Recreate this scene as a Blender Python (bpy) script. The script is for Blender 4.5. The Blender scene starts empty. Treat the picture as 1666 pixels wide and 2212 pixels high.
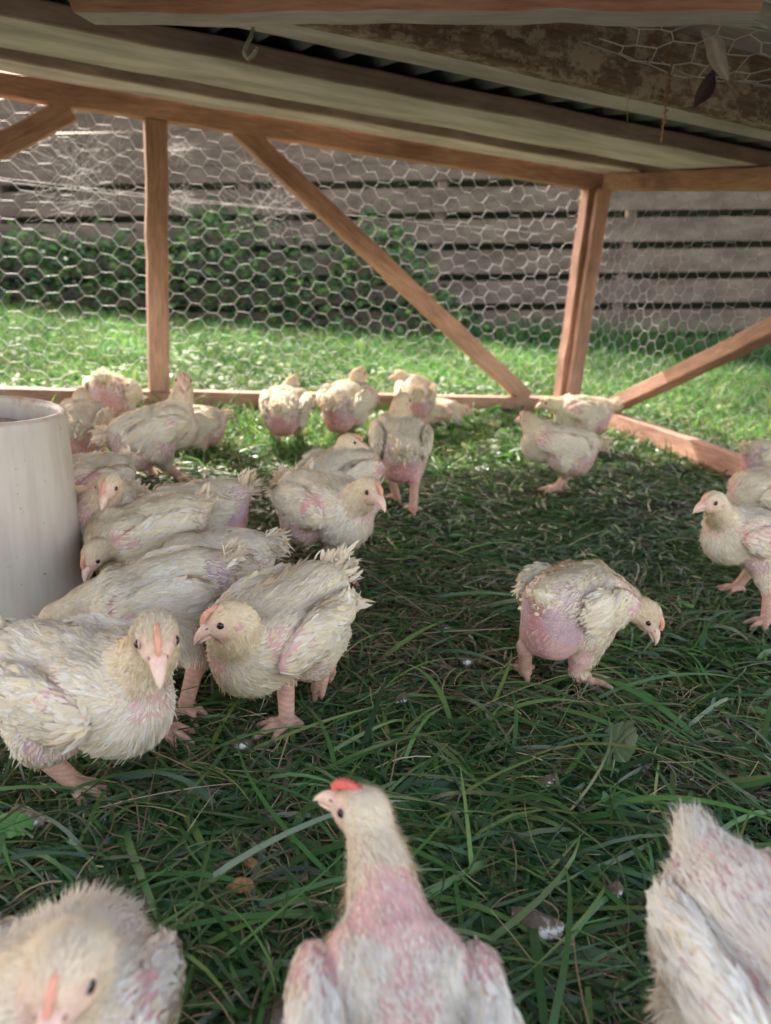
import bpy, math, random
import numpy as np
from mathutils import Matrix, Vector
random.seed(5)
rng = np.random.default_rng(5)
SC = bpy.context.scene
COL = SC.collection

# ------------------------------------------------------------------ camera
FPX, CX, CY, CAMH = 1600.0, 833.0, 1106.0, 0.42
_up = np.array([421., 5371., 1600.]); _up /= np.linalg.norm(_up)
_f = np.array([0, 0, -1.]); _fh = _f - _up * (_f @ _up); _fh /= np.linalg.norm(_fh)
RC = np.array([np.cross(_fh, _up), _fh, _up])          # camera axes -> world axes
CAMP = np.array([0, 0, CAMH])
cam = bpy.data.cameras.new('camera')
camo = bpy.data.objects.new('camera', cam); COL.objects.link(camo)
cam.sensor_fit = 'VERTICAL'; cam.sensor_height = 24.0; cam.sensor_width = 18.0
cam.lens = FPX / 2212.0 * 24.0
cam.clip_start = 0.02; cam.clip_end = 500
M = Matrix([list(RC[0]), list(RC[1]), list(RC[2])]).to_4x4()
M.translation = Vector(CAMP)
camo.matrix_world = M
cam.dof.use_dof = True; cam.dof.focus_distance = 0.70; cam.dof.aperture_fstop = 4.6
SC.camera = camo

# ------------------------------------------------------------------ light
SUN_EL, SUN_AZ = 42.0, 31.0            # elevation; degrees left of straight ahead
w = bpy.data.worlds.new('World'); SC.world = w; w.use_nodes = True
nt = w.node_tree; bg = nt.nodes['Background']
sky = nt.nodes.new('ShaderNodeTexSky'); sky.sky_type = 'NISHITA'; sky.sun_disc = False
sky.sun_elevation = math.radians(SUN_EL); sky.sun_rotation = math.radians(-SUN_AZ)
sky.dust_density = 2.0; sky.air_density = 1.0; sky.ozone_density = 0.6
nt.links.new(sky.outputs[0], bg.inputs[0]); bg.inputs[1].default_value = 0.15
tint = nt.nodes.new('ShaderNodeMix'); tint.data_type = 'RGBA'; tint.blend_type = 'MULTIPLY'; tint.inputs[0].default_value = 1.0
tint.inputs[7].default_value = (1.24, .99, .80, 1); nt.links.new(sky.outputs[0], tint.inputs[6]); nt.links.new(tint.outputs[2], bg.inputs[0])
sl = bpy.data.lights.new('sun', 'SUN'); sl.energy = 2.1; sl.angle = math.radians(0.6); sl.color = (1, .95, .86)
so = bpy.data.objects.new('sun', sl); COL.objects.link(so)
_e, _a = math.radians(SUN_EL), math.radians(SUN_AZ)
SUNV = Vector((-math.sin(_a) * math.cos(_e), math.cos(_a) * math.cos(_e), math.sin(_e)))
so.rotation_euler = SUNV.to_track_quat('Z', 'Y').to_euler()
SC.view_settings.view_transform = 'Standard'; SC.view_settings.look = 'None'
SC.view_settings.exposure = 2.5; SC.view_settings.gamma = 1.0
SC.cycles.use_denoising = True
SC.cycles.max_bounces = 7; SC.cycles.diffuse_bounces = 4; SC.cycles.transparent_max_bounces = 6
SC.cycles.transmission_bounces = 4; SC.cycles.glossy_bounces = 3
SC.cycles.sample_clamp_indirect = 6

# ------------------------------------------------------------------ helpers
def ray(px, py):
    v = RC @ np.array([px - CX, -(py - CY), -FPX]); return v / np.linalg.norm(v)
def gnd(px, py, z=0.0):
    r = ray(px, py); return CAMP + r * ((z - CAMH) / r[2])
def aty(px, py, Y):
    r = ray(px, py); return CAMP + r * (Y / r[1])
def plane_hit(px, py, p0, n):
    r = ray(px, py); n = np.array(n); return CAMP + r * ((np.array(p0) - CAMP) @ n / (r @ n))
def nrm(v):
    v = np.array(v, float); return v / np.linalg.norm(v)

def tag(o, label=None, cat=None, group=None, kind=None):
    if label: o['label'] = label
    if cat: o['category'] = cat
    if group: o['group'] = group
    if kind: o['kind'] = kind
    return o
def empty(name, loc=(0, 0, 0), label=None, cat=None, group=None):
    o = bpy.data.objects.new(name, None); COL.objects.link(o); o.location = loc
    o.empty_display_size = 0.05
    return tag(o, label, cat, group)
def mkmesh(name, V, Fc, mats, parent=None, cols=None, smooth=True, fmat=None, world=None, vnorm=None):
    """V Nx3 (in parent-local space, or oriented by `world`), Fc list/array of faces"""
    me = bpy.data.meshes.new(name)
    V = np.asarray(V, np.float32)
    if isinstance(Fc, np.ndarray):
        k = Fc.shape[1]; nf = len(Fc)
        me.vertices.add(len(V)); me.vertices.foreach_set('co', V.ravel())
        me.loops.add(nf * k); me.loops.foreach_set('vertex_index', Fc.astype(np.int32).ravel())
        me.polygons.add(nf); me.polygons.foreach_set('loop_start', np.arange(0, nf * k, k, dtype=np.int32))
        me.polygons.foreach_set('loop_total', np.full(nf, k, np.int32))
        me.update(calc_edges=True)
    else:
        me.from_pydata([tuple(map(float, v)) for v in V], [], Fc)
    if smooth: me.polygons.foreach_set('use_smooth', np.ones(len(me.polygons), bool))
    if cols is not None:
        a = me.color_attributes.new('Col', 'FLOAT_COLOR', 'POINT')
        c = np.ones((len(V), 4), np.float32); c[:, :3] = cols; a.data.foreach_set('color', c.ravel())
    for m in (mats if isinstance(mats, (list, tuple)) else [mats]): me.materials.append(m)
    if fmat is not None: me.polygons.foreach_set('material_index', np.asarray(fmat, np.int32))
    o = bpy.data.objects.new(name, me); COL.objects.link(o)
    if parent is not None:
        o.parent = parent
        if world is not None: o.matrix_local = Matrix.Translation(-parent.location) @ world
    elif world is not None: o.matrix_world = world
    me.validate()
    if vnorm is not None: me.normals_split_custom_set_from_vertices(np.asarray(vnorm, np.float32))
    return o

def noise3(P, s, seed=0):
    """cheap smooth pseudo noise about -1..1"""
    r = np.random.default_rng(1000 + seed); out = 0
    for i in range(5):
        d = r.normal(size=3); d /= np.linalg.norm(d); ph = r.uniform(0, 6.28); fr = s * r.uniform(.6, 1.7)
        d2 = r.normal(size=3)
        out = out + np.sin(P @ d * fr + ph + 1.3 * np.sin(P @ d2 * fr * .5))
    return out / 3.2

# ------------------------------------------------------------------ materials
def mat(name): 
    m = bpy.data.materials.new(name); m.use_nodes = True
    n = m.node_tree; return m, n, n.nodes['Principled BSDF'], n.links
def N(n, t, **k):
    x = n.nodes.new(t)
    for a, b in k.items():
        if hasattr(x, a): setattr(x, a, b)
    return x
def ramp(n, pts):
    r = n.nodes.new('ShaderNodeValToRGB'); e = r.color_ramp.elements
    e[0].position, e[0].color = pts[0][0], (*pts[0][1], 1); e[1].position, e[1].color = pts[-1][0], (*pts[-1][1], 1)
    for p, c in pts[1:-1]:
        q = e.new(p); q.color = (*c, 1)
    return r
def mapping(n, l, scale, coord='Object'):
    tc = n.nodes.new('ShaderNodeTexCoord'); mp = n.nodes.new('ShaderNodeMapping')
    mp.inputs['Scale'].default_value = scale; l.new(tc.outputs[coord], mp.inputs[0]); return mp
def noise(n, l, vec, scale, detail=6, rough=.6):
    t = n.nodes.new('ShaderNodeTexNoise'); t.inputs['Scale'].default_value = scale
    t.inputs['Detail'].default_value = detail; t.inputs['Roughness'].default_value = rough
    if vec is not None: l.new(vec.outputs[0], t.inputs['Vector'])
    return t
def bump(n, l, src, bsdf, dist, strength=.6):
    b = n.nodes.new('ShaderNodeBump'); b.inputs['Distance'].default_value = dist; b.inputs['Strength'].default_value = strength
    l.new(src, b.inputs['Height']); l.new(b.outputs[0], bsdf.inputs['Normal']); return b
def mixc(n, l, fac, a, b, bt='MIX'):
    m = n.nodes.new('ShaderNodeMix'); m.data_type = 'RGBA'; m.blend_type = bt
    for sock, v in ((m.inputs[0], fac), (m.inputs[6], a), (m.inputs[7], b)):
        if isinstance(v, (int, float)): sock.default_value = v
        elif isinstance(v, tuple): sock.default_value = (*v, 1)
        else: l.new(v, sock)
    return m.outputs[2]

def wood(name, dark, mid, light, rough=.75, blotch=None, bs=9.0):
    """timber: grain runs along the object's own X axis"""
    m, n, b, l = mat(name)
    mp = mapping(n, l, (3.0, 30, 30)); g = noise(n, l, mp, 5.0, 10, .68)
    r = ramp(n, [(.3, dark), (.5, mid), (.72, light)]); l.new(g.outputs[0], r.inputs[0])
    mp2 = mapping(n, l, (1, 2.5, 2.5)); g2 = noise(n, l, mp2, 3.0, 4, .6)
    r2 = ramp(n, [(.35, (.62, .6, .58)), (.62, (1.12, 1.1, 1.08))]); l.new(g2.outputs[0], r2.inputs[0])
    c = mixc(n, l, 1.0, r.outputs[0], r2.outputs[0], 'MULTIPLY')
    if blotch:
        mp3 = mapping(n, l, (1, 1.6, 1.6)); g3 = noise(n, l, mp3, bs, 10, .75)
        r3 = ramp(n, [(.48, (0, 0, 0)), (.56, (1, 1, 1))]); l.new(g3.outputs[0], r3.inputs[0])
        c = mixc(n, l, r3.outputs[0], c, blotch)
    # a few knots
    mk = mapping(n, l, (2.2, 9, 9)); v = n.nodes.new('ShaderNodeTexVoronoi'); v.inputs['Scale'].default_value = 1.0
    l.new(mk.outputs[0], v.inputs['Vector'])
    rk = ramp(n, [(.0, (.35, .3, .28)), (.09, (1, 1, 1))]); l.new(v.outputs['Distance'], rk.inputs[0])
    c = mixc(n, l, .85, c, rk.outputs[0], 'MULTIPLY')
    l.new(c, b.inputs['Base Color']); b.inputs['Roughness'].default_value = rough
    b.inputs['Specular IOR Level'].default_value = .3
    bump(n, l, g.outputs[0], b, .0012, .7)
    return m
W_ORANGE = wood('stained_timber', (.30, .17, .125), (.46, .27, .20), (.58, .38, .29))
W_BROWN = wood('brown_timber', (.36, .27, .24), (.48, .37, .335), (.56, .45, .41))
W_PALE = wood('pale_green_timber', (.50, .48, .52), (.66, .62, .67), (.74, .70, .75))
W_RED = wood('red_timber', (.36, .18, .13), (.52, .28, .21), (.62, .39, .31))
W_OLD = wood('weathered_timber', (.14, .09, .07), (.26, .18, .14), (.36, .27, .21), .9, (.52, .44, .36), 22)
W_FENCE = wood('grey_fence_timber', (.095, .068, .050), (.15, .112, .085), (.20, .155, .12), .85)

def plain(name, col, rough=.6, metal=0.0, sub=0.0, spec=.5):
    m, n, b, l = mat(name); b.inputs['Base Color'].default_value = (*col, 1)
    b.inputs['Roughness'].default_value = rough; b.inputs['Metallic'].default_value = metal
    b.inputs['Specular IOR Level'].default_value = spec
    if sub: b.inputs['Subsurface Weight'].default_value = sub; b.inputs['Subsurface Radius'].default_value = (1, .4, .25); b.inputs['Subsurface Scale'].default_value = .004
    return m
M_WIRE, n_, b_, l_ = mat('galvanised_wire')
_g = noise(n_, l_, mapping(n_, l_, (1, 1, 1)), 30, 3); _r = ramp(n_, [(.35, (.44, .44, .44)), (.65, (.62, .62, .61))]); l_.new(_g.outputs[0], _r.inputs[0])
l_.new(_r.outputs[0], b_.inputs['Base Color']); b_.inputs['Metallic'].default_value = .1; b_.inputs['Roughness'].default_value = .6
M_WIRE_LIT = plain('sunlit_colour_wire', (.82, .84, .86), .35, .3)  # lighter wire copy: missing sunlight through the opening put into its colour
M_ROOF = plain('dark_roofing_sheet', (.13, .145, .165), .55)
M_EYE = plain('eye_dark', (.012, .009, .008), .08)
M_WEB = plain('cobweb_silk', (.8, .8, .8), .5)

def attr_mat(name, rough=.7, transl=0.0, sub=0.0, bumpscale=None, bumpd=.0004, spec=.35, mott=None):
    m, n, b, l = mat(name)
    a = n.nodes.new('ShaderNodeAttribute'); a.attribute_name = 'Col'
    src = a.outputs['Color']
    mp = mapping(n, l, (1, 1, 1))
    if mott:
        g = noise(n, l, mp, mott, 5); r = ramp(n, [(.3, (.82, .80, .78)), (.7, (1.1, 1.1, 1.1))]); l.new(g.outputs[0], r.inputs[0])
        src = mixc(n, l, 1.0, src, r.outputs[0], 'MULTIPLY')
    l.new(src, b.inputs['Base Color']); b.inputs['Roughness'].default_value = rough
    b.inputs['Specular IOR Level'].default_value = spec
    if sub:
        b.inputs['Subsurface Weight'].default_value = sub; b.inputs['Subsurface Radius'].default_value = (1, .35, .25); b.inputs['Subsurface Scale'].default_value = .004
    if bumpscale:
        g = noise(n, l, mp, bumpscale, 4); bump(n, l, g.outputs[0], b, bumpd, .8)
    if transl:
        t = n.nodes.new('ShaderNodeBsdfTranslucent'); mx = n.nodes.new('ShaderNodeMixShader'); mx.inputs[0].default_value = transl
        l.new(src, t.inputs[0]); l.new(b.outputs[0], mx.inputs[1]); l.new(t.outputs[0], mx.inputs[2])
        l.new(mx.outputs[0], n.nodes['Material Output'].inputs[0])
    return m
M_SKIN = attr_mat('bird_skin', .62, 0, .25, 420, .0006, .3, 120)
M_FEATH = attr_mat('feather', .75, .22, spec=.2)
M_BEAK = attr_mat('horn_and_comb', .42, 0, .2, 500, .0002, .45, 200)
M_GRASS = attr_mat('grass_blade', .40, .32, spec=.6)
M_LEAF = attr_mat('leaf_blade', .55, .35, spec=.35)
M_STRAW = attr_mat('dry_straw', .8, .1, spec=.2)

# ground: dark soil with thatch
M_SOIL, n_, b_, l_ = mat('soil_and_thatch')
mp_ = mapping(n_, l_, (1, 1, 1)); g1 = noise(n_, l_, mp_, 3.0, 6); g2 = noise(n_, l_, mp_, 90, 8, .7)
r1 = ramp(n_, [(.35, (.022, .030, .012)), (.55, (.045, .04, .02)), (.75, (.075, .055, .03))]); l_.new(g1.outputs[0], r1.inputs[0])
r2 = ramp(n_, [(.3, (.5, .5, .5)), (.7, (1.5, 1.4, 1.3))]); l_.new(g2.outputs[0], r2.inputs[0])
l_.new(mixc(n_, l_, 1.0, r1.outputs[0], r2.outputs[0], 'MULTIPLY'), b_.inputs['Base Color']); b_.inputs['Roughness'].default_value = .95
bump(n_, l_, g2.outputs[0], b_, .01, 1.0)

# ------------------------------------------------------------------ pen geometry frame
h = nrm([.908, .42, 0]); nn = np.array([h[1], -h[0], 0.])       # along the back wall / from it towards us
C0 = np.array([.706, 3.025, 0.])
d2 = nrm([.235, -.972, 0])                                    # along the right wall towards us
Z = np.array([0, 0, 1.])
def roofz(s): return .897 - .1 * s
def BW(t, z, s=0.0): return C0 + h * t + nn * s + Z * z       # back wall coordinates
def RW(t, z, s=0.0): return C0 + d2 * t + Z * z + np.array([d2[1], -d2[0], 0]) * s   # s>0 into pen (left)

def beam_mesh(L, wy, wz, seg=10, jit=.0012, bev=.003, seed=0):
    """box along X, centred on Y/Z, with small chamfers and slight waviness"""
    r = np.random.default_rng(seed)
    prof = []
    hy, hz = wy / 2, wz / 2
    for sy, sz in ((1, 1), (-1, 1), (-1, -1), (1, -1)):
        a = (sy * hy, sz * (hz - bev)); b = (sy * (hy - bev), sz * hz)
        prof += [a, b] if sy * sz > 0 else [b, a]
    prof = np.array(prof); K = len(prof)
    V = []
    for i in range(seg + 1):
        x = L * (i / seg - .5); off = r.normal(size=2) * jit
        for p in prof: V.append((x, p[0] + off[0], p[1] + off[1]))
    F = []
    for i in range(seg):
        for k in range(K):
            a = i * K + k; b = i * K + (k + 1) % K
            F.append((a, a + K, b + K, b))
    F.append(tuple(range(K))); F.append(tuple(reversed(range(seg * K, seg * K + K))))
    return V, F
def beam(name, p0, p1, wy, wz, m, parent, zref=Z, bottom=None, seg=10, label=None, bev=.003, seed=None):
    """beam from p0 to p1; wz measured along zref (roughly), wy across"""
    p0 = np.array(p0, float); p1 = np.array(p1, float); L = np.linalg.norm(p1 - p0)
    x = (p1 - p0) / L; y = np.cross(zref, x); y /= np.linalg.norm(y); z = np.cross(x, y)
    V, F = beam_mesh(L, wy, wz, seg, bev=bev, seed=seed if seed is not None else int(L * 1000) + int(abs(p0[0]) * 100))
    W = Matrix([[x[0], y[0], z[0], 0], [x[1], y[1], z[1], 0], [x[2], y[2], z[2], 0], [0, 0, 0, 1]]); W.translation = Vector((p0 + p1) / 2)
    mats = [m]; fm = None
    if bottom is not None:
        mats = [m, bottom]; Vn = np.array(V); fm = []
        for f in F:
            P = Vn[list(f)]; nv = np.cross(P[1] - P[0], P[2] - P[1])
            nv = nv / (np.linalg.norm(nv) + 1e-12)
            fm.append(1 if abs(nv[2]) > .9 and P[:, 2].mean() < 0 else 0)
    o = mkmesh(name, V, F, mats, parent, smooth=False, fmat=fm, world=W)
    if label: o['label'] = label
    return o

# ------------------------------------------------------------------ ground
S = 120.0
gx = np.concatenate([[-S, -30, -12], np.linspace(-6, 6, 61), [12, 30, S]]); gy = np.concatenate([[-S, -20, -5], np.linspace(-1, 9, 51), [14, 30, S]])
GX, GY = np.meshgrid(gx, gy, indexing='ij')
GP = np.stack([GX.ravel(), GY.ravel(), 0 * GX.ravel()], 1)
inside = (np.abs(GP[:, 0]) < 6) & (GP[:, 1] > -1) & (GP[:, 1] < 9)
GP[:, 2] = -.004 + inside * .004 * noise3(GP, 7.0, 3)
nx_, ny_ = len(gx), len(gy)
ii, jj = np.meshgrid(np.arange(nx_ - 1), np.arange(ny_ - 1), indexing='ij'); a_ = (ii * ny_ + jj).ravel()
ground = mkmesh('ground', GP, np.stack([a_, a_ + ny_, a_ + ny_ + 1, a_ + 1], 1), M_SOIL)
tag(ground, kind='structure')

# ------------------------------------------------------------------ pen
pen = empty('chicken_pen', tuple(C0), 'wooden chicken pen of stained timber, wire netting and a low roof', 'chicken pen')
TL, TR = -3.2, 0.0
# back wall
beam('rail', BW(TL, .868, -.0), BW(.03, .868, -.0), .05, .056, W_ORANGE, pen, seg=24)
beam('rail', BW(TL, .033), BW(-.035, .033), .05, .064, W_ORANGE, pen, seg=24)
def wallpt(px, py): 
    p = plane_hit(px, py, C0, nn); return (p - C0) @ h, p[2]
t1, _ = wallpt(341, 600)
beam('post', BW(t1, .066), BW(t1, .839), .05, .062, W_ORANGE, pen, zref=h)
ta, za = wallpt(515, 278); tb, zb = wallpt(1135, 862)
beam('brace', BW(ta, za), BW(tb, .062), .045, .058, W_ORANGE, pen, zref=h)
tc, zc = wallpt(170, 232); td, zd = wallpt(-60, 345)
k_ = (zc - zd) / (tc - td)
beam('brace', BW(tc - .02, zc - .02 * k_), BW(tc - 1.3, zc - 1.3 * k_), .045, .058, W_ORANGE, pen, zref=h)
# corner: two posts side by side
beam('post', BW(-.04, .066), BW(-.04, .838), .05, .05, W_ORANGE, pen, zref=h)
beam('post', RW(.04, .07, .012) , RW(.04, .838, .012), .052, .055, W_ORANGE, pen, zref=d2)
# right wall
g0, g1 = RW(.0, .035), gnd(1628, 1047); g1[2] = .03
g2 = g0 + (g1 - g0) * 1.45
g2[2] = .03
dr = nrm(g2 - g0)
beam('rail', g0 + dr * .07, g2, .046, .066, W_ORANGE, pen, seg=16)
beam('rail', RW(.07, .866 - .004), RW(1.9, .866 - .19), .05, .056, W_ORANGE, pen, seg=16)
pb0 = plane_hit(1325, 875, C0, np.array([-dr[1], dr[0], 0])); pb1 = plane_hit(1666, 712, C0, np.array([-dr[1], dr[0], 0]))
pb0[2] = .085
dd_ = pb1 - pb0; beam('brace', pb0, pb0 + dd_ * 1.6, .045, .056, W_ORANGE, pen, zref=np.array([-dr[1], dr[0], .0]) * 1.0)

# roof planks: underside pale, edges brown, laid parallel to the back wall
TH = .036
def plank(s0, s1, m, bottom, t0=TL, t1=.10, th=TH, name='roof_plank', dz=0.0, label=None):
    zc = roofz((s0 + s1) / 2) + th / 2 + dz
    p0 = BW(t0, zc, (s0 + s1) / 2); p1 = BW(t1, zc, (s0 + s1) / 2)
    # tilt plank with the roof
    tilt = nrm(Z + nn * .1)
    return beam(name, p0, p1, s1 - s0, th, m, pen, zref=tilt, bottom=bottom, seg=30, label=label)
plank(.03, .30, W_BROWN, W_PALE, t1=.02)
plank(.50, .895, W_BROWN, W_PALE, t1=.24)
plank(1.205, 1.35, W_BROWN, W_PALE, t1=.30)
# tall weathered board at the roof's near edge
zc_ = roofz(1.375) + .040
beam('roof_board', BW(TL, zc_, 1.375), BW(.35, zc_, 1.375), .03, .10, W_OLD, pen, seg=30, label='weathered dark roof board with flaking old paint')
# corrugated sheet above the planks
per, amp = .082, .016
ts = np.arange(TL - .05, .52, per / 2); V = []; 
for i, t in enumerate(ts):
    for s in (-.06, 1.358):
        V.append(BW(t, roofz(s) + TH + .004 + (amp * 2 if i % 2 else 0), s))
Fq = [(2 * i, 2 * i + 2, 2 * i + 3, 2 * i + 1) for i in range(len(ts) - 1)]
V2 = [v + Z * .0015 for v in V]; n0 = len(V)
Fq2 = [tuple(n0 + k for k in reversed(f)) for f in Fq]
mkmesh('roof_sheet', np.array(V + V2) - C0, Fq + Fq2, M_ROOF, pen, smooth=False)
# lid over the wire, extended unseen to block the sun; underside pale for bounce
beam('lid_sun_block', BW(-3.0, roofz(1.78) + .1005, 1.78), BW(1.1, roofz(1.78) + .1005, 1.78), .84, .018, W_BROWN, pen, bottom=W_PALE, zref=nrm(Z + nn * .1), seg=8)
# near crossbeam just over the camera's view
q0 = gnd(150, 56, .745) if False else None
zb_ = .738
def at_z(px, py, z):
    r = ray(px, py); return CAMP + r * ((z - CAMH) / r[2])
nb0, nb1 = at_z(215, 61, zb_), at_z(1640, 60, zb_)
dn = nrm(nb1 - nb0); side = nrm(np.cross(dn, Z))          # towards camera
if side[1] > 0: side = -side
wb, hb = .066, .056
cen0 = nb0 + side * wb / 2 + Z * hb / 2; cen1 = nb1 + side * wb / 2 + Z * hb / 2 - dn * .01
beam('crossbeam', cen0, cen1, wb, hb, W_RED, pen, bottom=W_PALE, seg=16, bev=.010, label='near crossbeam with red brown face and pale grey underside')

# wire netting
def tube_net(name, E, rad, m, parent, sides=3):
    """E: Nx2x3 edges -> thin prisms"""
    A, B = E[:, 0], E[:, 1]; D = B - A; D /= np.linalg.norm(D, axis=1, keepdims=True)
    ref = np.where(np.abs(D[:, 2:3]) < .8, np.array([[0, 0, 1.]]), np.array([[1., 0, 0]]))
    U = np.cross(D, ref); U /= np.linalg.norm(U, axis=1, keepdims=True); Wv = np.cross(D, U)
    V = []
    for P in (A - D * rad, B + D * rad):
        for k in range(sides):
            a = 2 * math.pi * k / sides; V.append(P + (U * math.cos(a) + Wv * math.sin(a)) * rad)
    V = np.stack(V, 1).reshape(-1, 3); n = len(E); base = np.arange(n)[:, None] * sides * 2
    F = []
    for k in range(sides):
        k2 = (k + 1) % sides
        F.append(np.concatenate([base + k, base + k2, base + sides + k2, base + sides + k], 1))
    F = np.concatenate(F)
    return mkmesh(name, V - (np.array(parent.location) if parent else 0), F, m, parent, smooth=True)
def hexnet(t0, t1, z0, z1, P=.052, Q=.050, a=.016, seed=1, jit=.0022):
    b = P - a; E = []
    r = np.random.default_rng(seed); cache = {}
    def jv(x, y):
        k = (round(x * 2000), round(y * 2000))
        if k not in cache: cache[k] = np.array([x, y]) + r.normal(size=2) * jit
        return cache[k]
    ni = int((t1 - t0) / P) + 2; nj = int((z1 - z0) / Q) + 2
    for i in range(ni):
        for j in range(nj):
            cx, cy = t0 + i * P, z0 + j * Q + (i % 2) * Q / 2
            for (x0, y0, x1, y1) in ((-a, Q / 2, a, Q / 2), (a, Q / 2, b, 0), (b, 0, a, -Q / 2)):
                p, q = jv(cx + x0, cy + y0), jv(cx + x1, cy + y1)
                if max(p[1], q[1]) < z1 + .01 and min(p[1], q[1]) > z0 - .01: E.append((p, q))
    return np.array(E)
E2 = hexnet(TL, .0, .03, .87)
warp = lambda T, Zz: .008 * np.sin(T * 5.1 + 1) * np.sin(Zz * 6)
EE = C0 + E2[..., 0:1] * h + E2[..., 1:2] * Z + nn * (-.034 + warp(E2[..., 0:1], E2[..., 1:2]))
EE[..., 2] += .012 * np.sin(E2[..., 0] * 3.1) + .006 * np.sin(E2[..., 0] * 9)
tube_net('wire_netting', EE, .0009, M_WIRE, pen)
E2 = hexnet(.0, 1.9, .03, .87, seed=2); E2 = E2[(E2[..., 1].max(1) < .87 - .1 * E2[..., 0].max(1))]
nr = np.array([-dr[1], dr[0], 0.]);
EE = C0 + E2[..., 0:1] * dr + E2[..., 1:2] * Z + nr * .034
tube_net('wire_netting', EE, .0007, M_WIRE, pen)
# crumpled netting over the near right roof opening
E2 = hexnet(-1.15, .75, 0, .42, P=.048, Q=.042, seed=4, jit=.004)
sg = 1.39 + E2[..., 1:2]; sag = -.030 * np.exp(-((E2[..., 1:2] - .05) / .06) ** 2) + .01 * np.sin(E2[..., 0:1] * 14) * np.sin(E2[..., 1:2] * 30)
EE = C0 + E2[..., 0:1] * h + nn * sg + Z * (roofz(1.4) + .060 - .1 * E2[..., 1:2] + sag)
tube_net('wire_netting', EE, .0010, M_WIRE_LIT, pen)
# straining wires across the back netting
def polyE(P): P = np.array(P); return np.stack([P[:-1], P[1:]], 1)
EW = []
for (x0, y0, x1, y1) in ((-30, 378, 1195, 505), (-30, 386, 800, 466)):
    P = []
    for k in range(25):
        u = k / 24; t, z = wallpt(x0 + (x1 - x0) * u, y0 + (y1 - y0) * u); P.append(BW(t, z - .006 * math.sin(u * 3.14), -.030))
    EW.append(polyE(P))
tube_net('straining_wire', np.concatenate(EW), .0006, M_WIRE, pen)

# ------------------------------------------------------------------ fence
FY = 7.6; FR = .083
fence = empty('slatted_fence', (0, FY, 0), 'tall grey board fence with dark gaps between its lower boards', 'fence')
def fz(x, k): return 1.326 + FR * (x - 2.48) - .282 * k       # centre height of gap k at x
def fboard(zl, zh, y=0.0, x0=-7.5, x1=7.5, seed=0):
    cuts = [x0] + sorted(rng.uniform(x0 + 1, x1 - 1, 3)) + [x1]
    for a, b in zip(cuts[:-1], cuts[1:]):
        p0 = np.array([a + .003, FY + y, 0]); p1 = np.array([b - .003, FY + y, 0])
        p0[2] = FR * (p0[0] - 2.48) + (zl + zh) / 2; p1[2] = FR * (p1[0] - 2.48) + (zl + zh) / 2
        beam('board', p0, p1, .022, zh - zl, W_FENCE, fence, seg=4, seed=int(rng.integers(9999)))
for k in range(-1, 7):
    c = 1.326 - .282 * k
    fboard(c - .282 + .034, c - .031, rng.uniform(-.003, .003))
zt = 1.326 + .282 + .034
for k in range(5): fboard(zt + .15 * k + .002, zt + .15 * (k + 1) - .002, rng.uniform(-.004, .004))
for x in (-6.4, -4.0, -1.6, .3, 2.12, 4.5, 6.9):
    zb0 = FR * (x - 2.48)
    beam('post', (x, FY + .06, -.3), (x, FY + .06, zb0 + 2.35), .09, .09, W_FENCE, fence, zref=np.array([1., 0, 0]), seg=4)

# ------------------------------------------------------------------ blades (grass, straw, leaves)
def blades(xy, z0, head, L, W, el0, curl, col, tipcol=None, seg=4, side=0.0, prof='blade', minz=.002, roll=None):
    n = len(L); u = np.linspace(0, 1, seg + 1)
    P = np.zeros((n, seg + 1, 3)); P[:, 0, :2] = xy; P[:, 0, 2] = z0
    for i in range(seg):
        el = el0 - curl * (u[i] + .5 / seg); hd = head + side * u[i] if np.isscalar(side) else head + side * u[i]
        d = np.stack([np.cos(hd) * np.cos(el), np.sin(hd) * np.cos(el), np.sin(el)], 1)
        P[:, i + 1] = P[:, i] + d * (L / seg)[:, None]
        P[:, i + 1, 2] = np.maximum(P[:, i + 1, 2], minz + .4 * z0)
    pr = {'blade': 1 - u ** 2.2 * .93, 'leaf': np.sin(np.pi * (u * .9 + .06)) + .02, 'straw': np.ones(seg + 1)}[prof]
    T = P[:, 1:] - P[:, :-1]; T = np.concatenate([T, T[:, -1:]], 1); 
    sd = np.stack([-np.sin(head), np.cos(head), 0 * head], 1)
    if roll is None: roll = rng.normal(0, .55, n)
    Nv = np.cross(T, sd[:, None]); Nv /= np.linalg.norm(Nv, axis=2, keepdims=True) + 1e-9
    sdv = sd[:, None] * np.cos(roll)[:, None, None] + Nv * np.sin(roll)[:, None, None]
    hw = (W[:, None] * pr[None] * .5)[..., None]
    V = np.stack([P - sdv * hw, P + sdv * hw], 2).reshape(-1, 3)
    V[:, 2] = np.maximum(V[:, 2], .001)
    base = np.arange(n)[:, None] * (seg + 1) * 2; F = []
    for i in range(seg):
        a = base + 2 * i; F.append(np.concatenate([a, a + 1, a + 3, a + 2], 1))
    F = np.concatenate(F)
    c = np.repeat(col[:, None], seg + 1, 1)
    if tipcol is not None:
        tw = np.clip((u[None, :, None] - .65) / .35, 0, 1) * tipcol[1][:, None, None]
        c = c * (1 - tw) + tipcol[0][None, None] * tw
    c = np.repeat(c, 2, axis=1).reshape(-1, 3)
    return V, F, c
def merge(parts):
    V, F, Cc, o = [], [], [], 0
    for v, f, c in parts: V.append(v); F.append(f + o); Cc.append(c); o += len(v)
    return np.concatenate(V), np.concatenate(F), np.concatenate(Cc)
def pickcol(n, cols, jit=.18, p=None):
    c = np.array(cols)[rng.choice(len(cols), n, p=p)]; return np.clip(c * (1 + rng.normal(0, jit, (n, 1))) * (1 + rng.normal(0, .06, (n, 3))), .004, 1)
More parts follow.
